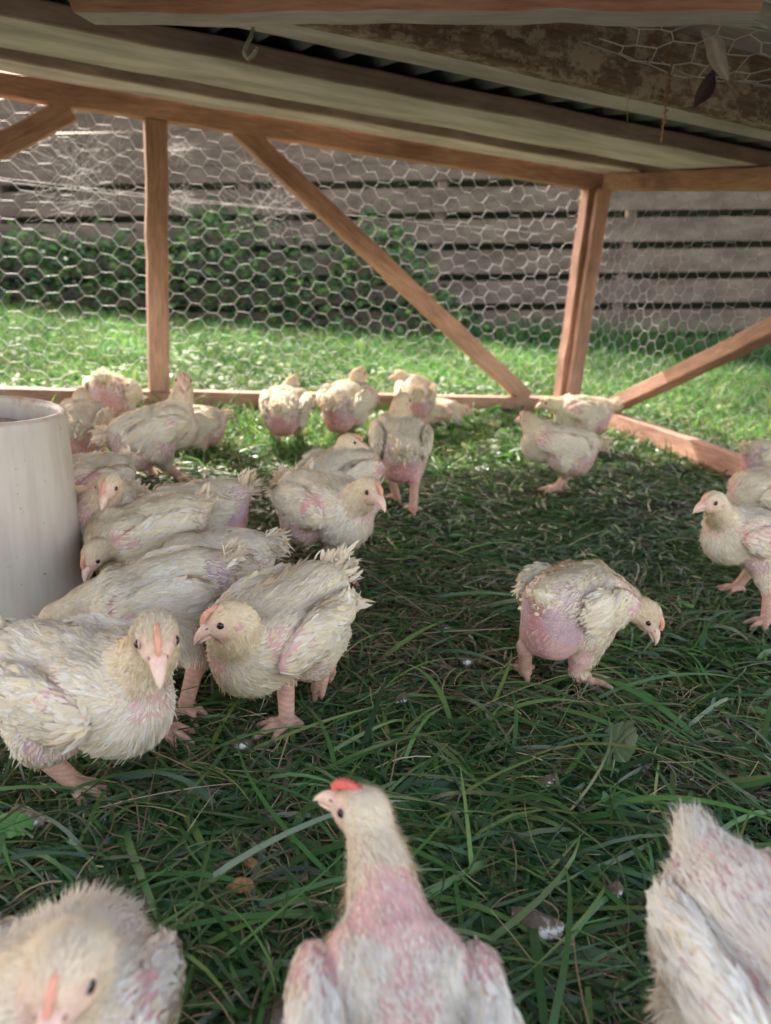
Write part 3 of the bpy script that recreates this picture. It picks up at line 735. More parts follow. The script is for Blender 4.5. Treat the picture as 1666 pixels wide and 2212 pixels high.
def chicken(label, body, yaw, head, hyaw, pitch=0, roll=0, zc=.10, dh=None, hz=None, hpitch=-5, feet=None, s=1.0, q=1.0, bare=1.0, tail=1.0, seed=0, warm=0.0, vs=.0022, Y=None, fyaw=None, tailup=20, wingdrop=0, headscale=1.0, neck=1.0, xspots=(), wing=1.0, fluff=0, comb=1.0, combc=None, group='young white chickens in the pen'):
    r = np.random.default_rng(700 + seed); s = s * .95; zc = zc + .005
    if Y is None: bc = gnd(body[0], body[1], zc)
    else: bc = aty(body[0], body[1], Y)
    Rb = rotm(yaw, pitch, roll); fwd = Rb[:, 0]
    root = np.array([bc[0], bc[1], 0.])
    def B(x, y, z): return bc + Rb @ (np.array([x, y, z]) * s)
    # head position
    if hz is not None: hc = gnd(head[0], head[1], hz)
    else:
        Yh = bc[1] + (dh if dh is not None else .085 * s * math.sin(math.radians(yaw))); hc = aty(head[0], head[1], Yh)
    Rh = rotm(hyaw, hpitch); hs = s * headscale
    def Hh(x, y, z): return hc + Rh @ (np.array([x, y, z]) * hs)
    prims = []
    def ell(p, rr, Rm, k, cls, skin, dens, L, W, flow, bump=0):
        prims.append(dict(t='e', c=p, R=Rm, r=np.array(rr), k=k, cls=cls, skin=np.array(skin), dens=dens, L=L, W=W, flow=flow))
    def cone(a, b, ra, rb, k, cls, skin, dens, L, W, flow=None):
        prims.append(dict(t='c', a=a, b=b, ra=ra, rb=rb, k=k, cls=cls, skin=np.array(skin), dens=dens, L=L, W=W, flow=(b - a) if flow is None else flow))
    S_ = lambda *v: tuple(np.array(v) * s)
    back = -fwd
    skinT = CREAM * .55 + PINK * .45
    down = np.array([0, 0, -1.])
    ell(B(0, 0, .002), S_(.070, .044, .043), Rb, .012, 0, skinT, 1, .015, .0026, back)
    ell(B(.040, 0, -.012), S_(.040, .039, .040), Rb, .02, 0, skinT, 1, .014, .0022, back * .7 + down * .5)
    ell(B(-.052, 0, .004), S_(.036, .038, .038), Rb, .02, 0, skinT, .8, .013, .002, back + down * .3)
    ell(B(-.048, 0, -.026 - .004 * bare), S_(.034, .036, .032), Rb, .015, 1, DPINK * .6 + PINK * .4, .22, .010, .0011, back * .4 + down)
    ell(B(-.086, 0, .022), S_(.016, .014, .010), rotm(yaw, pitch - tailup), .016, 0, PINK, 1, .012, .002, back + Rb[:, 2] * .5)
    for sg in (1, -1):
        ell(B(.030, sg * .030, .010), S_(.032, .022, .028), Rb, .012, 0, PINK * .6 + CREAM * .4, .55, .012, .0018, back)
        Rw = rotm(yaw + sg * 5, pitch - 6 - wingdrop, roll)
        ell(B(-.002, sg * (.050 + .006 * (wing - 1)), .007 - wingdrop * .0006 + .010 * (wing - 1)), S_(.058, .0125 * wing, .027), Rw, .0025, 2 if sg > 0 else 3, PINK * .5 + CREAM * .5, 1, .020, .0052, back + down * .12)
        ell(B(-.012, sg * .033, -.024), S_(.030, .020, .030), Rb, .012, 0, MAUVE * .5 + CREAM * .5, .75, .013, .002, back * .3 + down)
    # neck
    n0 = B(.050, 0, .014); n1 = Hh(-.007, 0, -.008); ln = np.linalg.norm(n1 - n0)
    ctrl = n0 + Rb @ np.array([.5, 0, .35]) * ln * .75
    ctrl = .6 * ctrl + .4 * (n1 - Rh[:, 2] * ln * .45)
    pts = [(1 - u) ** 2 * n0 + 2 * u * (1 - u) * ctrl + u * u * n1 for u in np.linspace(0, 1, 6)]
    rads = np.array([.029, .0215, .0175, .0155, .0148, .0145]) * s * np.array([neck, neck, neck, neck, (1 + neck) / 2, 1])
    for i in range(5):
        sk = PINK if i in (1, 2) else CREAM * .6 + PINK * .4
        cone(pts[i], pts[i + 1], rads[i], rads[i + 1], .012, 0, sk, [.8, .6, .7, 1.0, 1.2][i], .013 if i < 2 else .009, .0017 if i < 2 else .0012, pts[i] - pts[i + 1])
    hb = -Rh[:, 0]
    ell(Hh(0, 0, 0), np.array([.0185, .0150, .0160]) * hs, Rh, .006, 0, YEL * .7 + PINK * .3, 2.2, .0060, .0008, hb)
    ell(Hh(.0115, 0, -.0035), np.array([.0125, .0098, .0100]) * hs, Rh, .005, 4, PINK * .7 + YEL * .3, .10, .003, .0005, hb)
    ell(Hh(.0075, 0, -.0115), np.array([.010, .0065, .0055]) * hs, Rh, .004, 4, PINK * 1.05, .2, .004, .0006, hb)
    # legs
    if feet is None: feet = [(None, None), (None, None)]
    lefty = Rb[:, 1]
    for i, ft in enumerate(feet):
        if ft is False: continue
        sg = 1 if i == 0 else -1
        hip = B(-.008, sg * .030, -.026); toes_y = fyaw if fyaw is not None else yaw
        raised = False
        if ft[0] is None:
            off = Rb @ np.array([r.uniform(-.005, .025), sg * .034, 0]) * s; ank = np.array([bc[0] + off[0], bc[1] + off[1], .014])
        elif len(ft) >= 3 and ft[2] is not None and ft[2] > .012:
            ank = gnd(ft[0], ft[1], ft[2]); raised = True
        else: ank = gnd(ft[0], ft[1], .015)
        if len(ft) >= 4: toes_y = ft[3]
        l1, l2 = .052 * s, .044 * s; D = ank - hip; d = np.linalg.norm(D)
        if d > (l1 + l2) * .985: sc = d / ((l1 + l2) * .985); l1 *= sc; l2 *= sc
        ca = np.clip((l1 * l1 + d * d - l2 * l2) / (2 * l1 * d), -1, 1); D /= d
        bd = back - D * (back @ D); bd /= np.linalg.norm(bd) + 1e-9
        hock = hip + D * l1 * ca + bd * l1 * math.sqrt(max(0, 1 - ca * ca))
        cone(hip, hip * .45 + hock * .55, .027 * s, .0185 * s, .010, 0, CREAM * .6 + PINK * .4, .9, .012, .002, hock - hip)
        cone(hip * .45 + hock * .55, hock, .0175 * s, .0105 * s, .005, 5, LEGC * .5 + PINK * .5, .35, .009, .0014)
        cone(hock, ank, .0098 * s, .0078 * s, .003, 6, LEGC, 0, .01, .001)
        ell(ank, S_(.0085, .0085, .007), np.eye(3), .003, 6, LEGC, 0, .01, .001, down)
        for (da, tl) in ((0, .036), (34, .029), (-34, .029), (178, .016)):
            an = math.radians(toes_y + da + r.normal(0, 4)); dv = np.array([math.cos(an), math.sin(an), 0])
            if raised:
                tdir = nrm(dv * (.55 if abs(da) < 90 else .2) + down * 1.0); m1 = ank + tdir * tl * .5 * s + dv * .004; m2 = m1 + nrm(tdir - dv * .3) * tl * .5 * s
            else:
                m1 = ank + dv * tl * .5 * s; m1[2] = .0145; m2 = ank + dv * tl * s; m2[2] = .0095
            cone(ank, m1, .0056 * s, .0048 * s, .0022, 6, LEGC, 0, .01, .001); cone(m1, m2, .0048 * s, .0034 * s, .0018, 6, LEGC, 0, .01, .001)
            cone(m2, m2 + nrm(m2 - m1 + down * .002) * .006 * s, .0026 * s, .0011 * s, .001, 6, LEGC * .75, 0, .01, .001)
    # evaluate field
    lo = np.min([(p['c'] - p['r'].max()) if p['t'] == 'e' else np.minimum(p['a'], p['b']) - max(p['ra'], p['rb']) for p in prims], 0) - .012
    hi = np.max([(p['c'] + p['r'].max()) if p['t'] == 'e' else np.maximum(p['a'], p['b']) + max(p['ra'], p['rb']) for p in prims], 0) + .012
    dims = np.ceil((hi - lo) / vs).astype(int) + 1
    f = np.full(dims, .05, np.float64)
    axs = [lo[i] + np.arange(dims[i]) * vs for i in range(3)]
    def dist(p, P):
        return sd_ell(P, p['c'], p['R'], p['r']) if p['t'] == 'e' else sd_cone(P, p['a'], p['b'], p['ra'], p['rb'])
    for p in prims:
        if p['t'] == 'e': a = p['c'] - p['r'].max(); b = p['c'] + p['r'].max()
        else: a = np.minimum(p['a'], p['b']) - max(p['ra'], p['rb']); b = np.maximum(p['a'], p['b']) + max(p['ra'], p['rb'])
        mg = p['k'] * 1.5 + 3 * vs
        i0 = np.clip(((a - mg - lo) / vs).astype(int), 0, dims - 1); i1 = np.clip(((b + mg - lo) / vs).astype(int) + 2, 1, dims)
        sl_ = tuple(slice(i0[i], i1[i]) for i in range(3))
        P = np.stack(np.meshgrid(*[axs[i][sl_[i]] for i in range(3)], indexing='ij'), -1)
        d = dist(p, P); g = f[sl_]; k = p['k']
        hh = np.clip(.5 + .5 * (g - d) / k, 0, 1); f[sl_] = g * (1 - hh) + d * hh - k * hh * (1 - hh)
    # lumpy flesh and plumage
    V, Q = surface_nets(f, lo, vs)
    Dm = np.stack([dist(p, V) for p in prims], 1); Dm = Dm - Dm.min(1, keepdims=True)
    Wt = np.exp(-Dm / .004); Wt /= Wt.sum(1, keepdims=True)
    cls = np.array([p['cls'] for p in prims]); near = Dm.argmin(1)
    skin = Wt @ np.stack([p['skin'] for p in prims]); dens = Wt @ np.array([p['dens'] for p in prims])
    Lf = Wt @ np.array([p['L'] for p in prims]); Wf = Wt @ np.array([p['W'] for p in prims])
    flow = Wt @ np.stack([nrm(p['flow']) for p in prims])
    # normals
    A = V[Q[:, 1]] - V[Q[:, 0]]; Bv = V[Q[:, 3]] - V[Q[:, 0]]; fn = np.cross(A, Bv); fa = np.linalg.norm(fn, axis=1)
    vn = np.zeros_like(V)
    for k in range(4): np.add.at(vn, Q[:, k], fn)
    vn /= np.linalg.norm(vn, axis=1, keepdims=True) + 1e-12
    isleg = cls[near] == 6; isface = cls[near] == 4; iswing = (cls[near] == 2) | (cls[near] == 3)
    lum = (noise3(V, 80, seed) * .0013 + noise3(V, 210, seed + 5) * .0007) * (~isleg) * (~isface)
    V = V + vn * lum[:, None]
    # bare patches (body coordinates)
    Lb = (V - bc) @ Rb / s
    spots = [((-.080, 0, -.030), .034 * bare, DPINK, .10), ((-.045, .030, -.040), .024 * bare, PINK * .9, .25), ((-.045, -.030, -.040), .024 * bare, PINK * .9, .25),
             ((.034, .056, .014), .021 * r.uniform(.8, 1.4), PINK, .12), ((.034, -.056, .014), .021 * r.uniform(.8, 1.4), PINK, .12),
             ((-.062, .028, .004), .024 * bare, MAUVE, .2), ((-.062, -.028, .004), .024 * bare, MAUVE, .2), ((.068, 0, .004), .022, PINK, .3),
             ((.01, .044, -.028), .026, MAUVE * .5 + PINK * .5, .2), ((.01, -.044, -.028), .026, MAUVE * .5 + PINK * .5, .2), ((-.03, .03, -.055), .02, PINK, .3), ((-.03, -.03, -.055), .02, PINK, .3)]
    spots += [(c_, r_, dict(p=PINK, d=DPINK, m=MAUVE)[k_], d_) for c_, r_, k_, d_ in xspots]
    if fluff:
        mt = np.clip(noise3(V, 55, seed + 33) * 1.3 - .15, 0, 1) * (~isleg) * (~isface) * (np.linalg.norm(V - hc, axis=1) > .04)
        skin = skin * (1 - mt[:, None]) + PINK * mt[:, None]; dens = dens * (1 - .55 * mt)
    nz = noise3(V, 60, seed + 50) * .006 + noise3(V, 190, seed + 51) * .003
    for c, rr, cc, dd in spots:
        wgt = 1 / (1 + np.exp((np.linalg.norm(Lb - np.array(c), axis=1) - rr + nz) / .0018)); wgt = wgt * (~isleg) * (~isface)
        skin = skin * (1 - wgt[:, None]) + cc * wgt[:, None]; dens = dens * (1 - wgt) + dd * wgt
        Lf = Lf * (1 - wgt * .4); Wf = Wf * (1 - wgt * .45)
    Lh = (V - hc) @ Rh / hs
    for sg in (1, -1):
        wf = 1 / (1 + np.exp((np.linalg.norm((Lh - np.array([.013, sg * .009, -.001])) * np.array([1, 1, 1.1]), axis=1) - .0105 + noise3(V, 300, seed + 60) * .001) / .0012)); wf *= (Lh[:, 0] > -.012) & (np.abs(Lh[:, 2]) < .03)
        skin = skin * (1 - wf[:, None]) + (PINK * .62 + YEL * .40) * wf[:, None]; dens = dens * (1 - wf * .8); Lf = Lf * (1 - .5 * wf)
        we = 1 / (1 + np.exp((np.linalg.norm(Lh - np.array([-.005, sg * .014, -.0045]), axis=1) - .0042) / .0006)); skin = skin * (1 - we[:, None]) + PINK * .92 * we[:, None]; dens = dens * (1 - we)
    pn = noise3(V, 75, seed + 9); dens = dens * np.clip(1 + .35 * pn, .3, 1.4)
    skin = skin * (1 + .07 * noise3(V, 200, seed + 3))[:, None]
    if True:   # scutes on the shank: ring pattern in real pigment
        ring = .5 + .5 * np.sin((V @ np.array([.2, .1, 1.])) * 1500); skin[isleg] *= (1 - .20 * ring[isleg] - .22 * np.clip(noise3(V[isleg], 160, seed + 8) - .1, 0, 1))[:, None]
    skin = np.clip(skin, .01, .95)
    rt = empty('chicken', tuple(root), label, 'chicken', group)
    mkmesh('body', V - root, Q, M_SKIN, rt, cols=skin)
    # feathers
    dens = dens * 1.0
    fcols = np.stack([CREAM, WHITE, CREAM * .5 + WHITE * .5, YEL]); pw = [.08, .72, .18, .02] if fluff else [.3, .32, .28, .10] if not warm else [.4, .1, .25, .25]
    HD = [i for i, p in enumerate(prims) if p['W'] <= .0013 and p['cls'] == 0 and p['L'] <= .009]
    NRM = []
    def feathers(mask, n, Lk, Wk, lift, name, seg=3, prof='f', thr=.16):
        wgt = fa * dens[Q].mean(1) * mask[Q].all(1); tot = wgt.sum()
        if tot <= 0: return
        fi = r.choice(len(Q), n, p=wgt / tot); uv = r.uniform(0, 1, (n, 2, 1)); q0, q1, q2, q3 = (V[Q[fi, k]] for k in range(4))
        P = q0 * (1 - uv[:, 0]) * (1 - uv[:, 1]) + q1 * uv[:, 0] * (1 - uv[:, 1]) + q2 * uv[:, 0] * uv[:, 1] + q3 * (1 - uv[:, 0]) * uv[:, 1]
        vi = Q[fi, 0]; nv = vn[vi]; fl = flow[vi] + r.normal(0, .16, (n, 3)) + .25 * np.stack([noise3(P, 90, seed + 70 + k) for k in range(3)], 1)
        tv = fl - nv * (fl * nv).sum(1, keepdims=True); tl_ = np.clip(np.linalg.norm(tv, axis=1) * 1.5 - .15, .12, 1); tv /= np.linalg.norm(tv, axis=1, keepdims=True) + 1e-9
        Ls = Lf[vi] * s * Lk * r.uniform(.6, 1.35, n) * tl_; Ws = Wf[vi] * s * Wk * r.uniform(.6, 1.4, n) * np.sqrt(tl_)
        sd = np.cross(nv, tv); sd += nv * r.normal(0, .25, (n, 1)); u = np.linspace(0, 1, seg + 1)
        lf = np.clip(r.normal(lift, lift * .6, n), .0, .9)
        pr = (np.array([.35, 1, .95, .12]) if seg == 3 else np.interp(u, [0, .3, .75, 1], [.3, 1, .95, .25]))
        pos = P[:, None] + tv[:, None] * (Ls[:, None] * u)[..., None] + nv[:, None] * ((lf[:, None] * Ls[:, None] * u) - (Ls[:, None] * u) ** 2 / (2 * .05) * .8 + .0004)[..., None]
        sdo = sd[:, None] * (Ws[:, None] * pr * .5)[..., None]
        VV = np.stack([pos - sdo, pos + sdo], 2).reshape(-1, 3)
        base = np.arange(n)[:, None] * (seg + 1) * 2; FF = []
        for i in range(seg):
            a = base + 2 * i; FF.append(np.concatenate([a, a + 2, a + 3, a + 1], 1))
        cc = fcols[r.choice(4, n, p=pw)] * (1 + r.normal(0, .07, (n, 1))); 
        cc = np.clip(cc * (1 - .25 * np.clip(noise3(P, 40, seed + 90) - .6, 0, 1)[:, None]), 0, .92)
        hw_ = (Dm[vi][:, HD].min(1) < .002)[:, None]; cc = cc * np.where(hw_, np.array([[1.03, .975, .88]]), 1.0)
        cc = np.repeat(cc, (seg + 1) * 2, 0)
        nf_ = np.repeat(nv * .85 + np.cross(tv, sd) * .0 + r.normal(0, .13, nv.shape), (seg + 1) * 2, 0); NRM.append(nf_)
        return VV, np.concatenate(FF), cc
    base_mask = ~isleg & ~iswing
    nb = int(20000 * q); kk = .85 if q > 1.1 else (.9 if q > .7 else 1.2)
    fp = [feathers(base_mask, int(nb * (1 - .1 * fluff)), .85 - .05 * fluff, kk * (1 - .25 * fluff), .06 + .05 * fluff, 'p'), feathers(base_mask, int((1800 + 5000 * fluff) * q), .8 + .05 * fluff, kk * (.45 - .2 * fluff), .26 + .34 * fluff, 'p')]
    V_, F_, C_ = merge(fp); mkmesh('plumage', V_ - root, F_, M_FEATH, rt, cols=C_, vnorm=np.concatenate(NRM))
    # wings: contour feathers plus flight feathers
    for sg, cn in ((1, 2), (-1, 3)):
        NRM = []
        wp = [x for x in [feathers(cls[near] == cn, int(2200 * max(q, .5)), 1.1, 1.05 if q > .5 else 1.1, .045, 'w')] if x is not None]
        K = 9; i_ = np.arange(K); Rw = rotm(yaw + sg * 4, pitch - 6 - wingdrop, roll)
        P0 = np.stack([bc + Rb @ (np.array([.002 - .0035 * k, sg * (.055 - .0006 * k), -.012 + .0038 * k - wingdrop * .0006]) * s) for k in i_])
        hdv = []; seg = 4; u = np.linspace(0, 1, seg + 1); VV = []
        for k in range(K):
            for lay in range(2):
                L = (.052 - .002 * k - .012 * lay) * s * r.uniform(.9, 1.08); Wd = .0095 * s
                dv = nrm(-Rw[:, 0] + Rb[:, 2] * (-.10 + .03 * k + r.normal(0, .03)) - sg * Rb[:, 1] * .10); nv = sg * Rb[:, 1]; sd = nrm(np.cross(nv, dv))
                p0 = P0[k] + nv * (.0015 + .0007 * lay) * s + Rb[:, 2] * .004 * lay
                pr = np.interp(u, [0, .2, .8, 1], [.05, 1, .9, .25])
                pos = p0 + dv * (L * u)[:, None] + nv * (-.0035 + .0075 * np.sqrt(u) - (L * u) ** 2 / (2 * .06))[:, None]
                VV.append(np.stack([pos - sd * (Wd * pr * .5)[:, None] - nv * .0007, pos + nv * .0006, pos + sd * (Wd * pr * .5)[:, None] - nv * .0007], 1).reshape(-1, 3))
        VV = np.array(VV); n_f = len(VV); base = np.arange(n_f)[:, None] * (seg + 1) * 3; FF = []
        for i in range(seg):
            for j in range(2):
                a = base + 3 * i + j; FF.append(np.concatenate([a, a + 3, a + 4, a + 1], 1))
        cc = np.repeat(fcols[r.choice(3, n_f)] * (1 + r.normal(0, .05, (n_f, 1))), (seg + 1) * 3, 0)
        wp.append((VV.reshape(-1, 3), np.concatenate(FF), np.clip(cc, 0, .92)))
        NRM.append(np.tile(sg * Rb[:, 1] + .3 * Z, (len(wp[-1][0]), 1)) + r.normal(0, .12, (len(wp[-1][0]), 3)))
        V_, F_, C_ = merge(wp); mkmesh('wing', V_ - root, F_, M_FEATH, rt, cols=C_, vnorm=np.concatenate(NRM))
    # tail
    if tail > 0:
        Rt = rotm(yaw + r.normal(0, 8), pitch - tailup - 5); VV = []; FFs = []; cc = []; seg = 4; u = np.linspace(0, 1, seg + 1); o_ = 0
        nT = 240
        for k in range(nT):
            a = r.uniform(-.42, .42); e = r.normal(0, .36); L = .017 * s * tail * r.uniform(.45, 1.15)
            dv = nrm(-Rt[:, 0] * math.cos(a) + Rt[:, 1] * math.sin(a) * .9 + Rt[:, 2] * e); sd = nrm(np.cross(Rt[:, 2], dv) + r.normal(0, .3, 3)); nv = np.cross(dv, sd)
            p0 = B(-.084 + r.normal(0, .006), r.normal(0, .010), .023 + r.normal(0, .007)); pr = np.interp(u, [0, .3, .8, 1], [.4, 1, .9, .15]); Wd = .0046 * s * r.uniform(.6, 1.3)
            pos = p0 + dv * (L * u)[:, None] + nv * (r.normal(-.1, .35) * L * u ** 2)[:, None]
            v = np.stack([pos - sd * (Wd * pr * .5)[:, None], pos + sd * (Wd * pr * .5)[:, None]], 1).reshape(-1, 3); VV.append(v)
            FFs.append(np.array([(o_ + 2 * i, o_ + 2 * i + 1, o_ + 2 * i + 3, o_ + 2 * i + 2) for i in range(seg)])); o_ += len(v)
            cc.append(np.tile(fcols[r.choice(3)] * (1 + r.normal(0, .05)), (len(v), 1)))
        mkmesh('tail', np.concatenate(VV) - root, np.concatenate(FFs), M_FEATH, rt, cols=np.clip(np.concatenate(cc), 0, .92))
    # beak: upper and lower mandible swept rings
    def sweep(name, cen, rw, rh, cols, m=M_BEAK, K=10, parent=rt, capend=True):
        Vv = []; 
        for i, c in enumerate(cen):
            for k in range(K):
                a = 2 * math.pi * k / K; Vv.append(hc + Rh @ (np.array([c[0], math.cos(a) * rw[i], c[1] + math.sin(a) * rh[i]]) * hs))
        Ff = []
        for i in range(len(cen) - 1):
            for k in range(K):
                k2 = (k + 1) % K; Ff.append((i * K + k, i * K + k2, (i + 1) * K + k2, (i + 1) * K + k))
        Ff.append(tuple(reversed(range(K)))); Ff.append(tuple(range((len(cen) - 1) * K, len(cen) * K)))
        cv = np.repeat(np.array(cols), K, 0)
        return mkmesh(name, np.array(Vv) - root, Ff, m, parent, cols=cv)
    bcol = np.array([.80, .50, .40]); bt = np.array([.84, .62, .48])
    def cl(n, a, b): return [tuple(a * (1 - i / (n - 1)) + b * (i / (n - 1))) for i in range(n)]
    bk = sweep('beak', [(.016, -.0010), (.022, -.0016), (.028, -.0030), (.033, -.0054), (.0370, -.0090), (.0385, -.0120)], [.0074, .0068, .0055, .0040, .0021, .0006], [.0070, .0062, .0050, .0037, .0022, .0007], cl(6, bcol, bt))
    sweep('lower_beak', [(.015, -.0078), (.021, -.0084), (.027, -.0094), (.0318, -.0106), (.0342, -.0114)], [.0052, .0048, .0038, .0022, .0007], [.0028, .0026, .0020, .0013, .0005], cl(5, bcol * .95, bt * .95), parent=bk)
    if q > 1:
        for sg in (1, -1): mkmesh('nostril', np.array([hc + Rh @ (np.array([.0215 + .0019 * math.cos(a) * math.sin(b), sg * (.0058 + .0012 * math.cos(b)), .0010 + .0009 * math.sin(a) * math.sin(b)]) * hs) for b in np.linspace(0, math.pi, 5) for a in np.linspace(0, 6.28, 8, endpoint=False)]) - root,
                                 [(i * 8 + k, i * 8 + (k + 1) % 8, i * 8 + 8 + (k + 1) % 8, i * 8 + 8 + k) for i in range(4) for k in range(8)], M_BEAK, bk, cols=np.tile((.32, .14, .11), (40, 1)))
    # comb: low serrated ridge
    cc_ = np.array(combc if combc is not None else (.80, .36, .24))
    npk = 9; Vv = []; Ff = []
    for i in range(npk * 2 + 1):
        u = i / (npk * 2); th = math.radians(18 + 78 * u); rr_ = .0150 + .0045 * math.cos(th) ** 2; bx = .0045 + rr_ * math.cos(th) * 1.08; bz = -.0005 + rr_ * math.sin(th) * 1.02
        hgt = (.0010 + .0014 * math.sin(math.pi * min(1, u * 1.02)) * comb) + (.0014 * comb if i % 2 else 0); wd = .0017 + .0007 * math.sin(math.pi * u)
        nx, nz_ = math.cos(th), math.sin(th)
        for (o, y) in ((-.0015, -wd), (hgt * .6, -wd * .8), (hgt, 0), (hgt * .6, wd * .8), (-.0015, wd)):
            Vv.append(hc + Rh @ (np.array([bx + nx * o, y, bz + nz_ * o]) * hs))
    for i in range(npk * 2):
        for k in range(4): Ff.append((i * 5 + k, i * 5 + k + 1, i * 5 + k + 6, i * 5 + k + 5))
    mkmesh('comb', np.array(Vv) - root, Ff, M_BEAK, rt, cols=np.tile(cc_, (len(Vv), 1)))
    # eyes and ear patches
    def ball(name, c, rad, m, cols=None, parent=rt, flat=None, nseg=10):
        Vv = []; Ff = []
        for i in range(nseg + 1):
            a = math.pi * i / nseg
            for k in range(nseg):
                b = 2 * math.pi * k / nseg; Vv.append(hc + Rh @ ((np.array(c) + np.array([math.sin(a) * math.cos(b) * rad[0], math.cos(a) * rad[1], math.sin(a) * math.sin(b) * rad[2]])) * hs))
        for i in range(nseg):
            for k in range(nseg):
                k2 = (k + 1) % nseg; Ff.append((i * nseg + k, i * nseg + k2, (i + 1) * nseg + k2, (i + 1) * nseg + k))
        return mkmesh(name, np.array(Vv) - root, Ff, m, parent, cols=cols if cols is None else np.tile(cols, (len(Vv), 1)))
    for sg in (1, -1):
        e_ = ball('eye', (.0085, sg * .0128, .0022), (.0036, .0026, .0034), M_EYE)
        ball('eyelid', (.0083, sg * .0122, .0022), (.0044, .0013, .0041), M_BEAK, PINK * .9, parent=e_)
        if q > .7: ball('ear_patch', (-.0035, sg * .0140, -.0045), (.0032, .0016, .0040), M_BEAK, PINK * .98)
    return rt

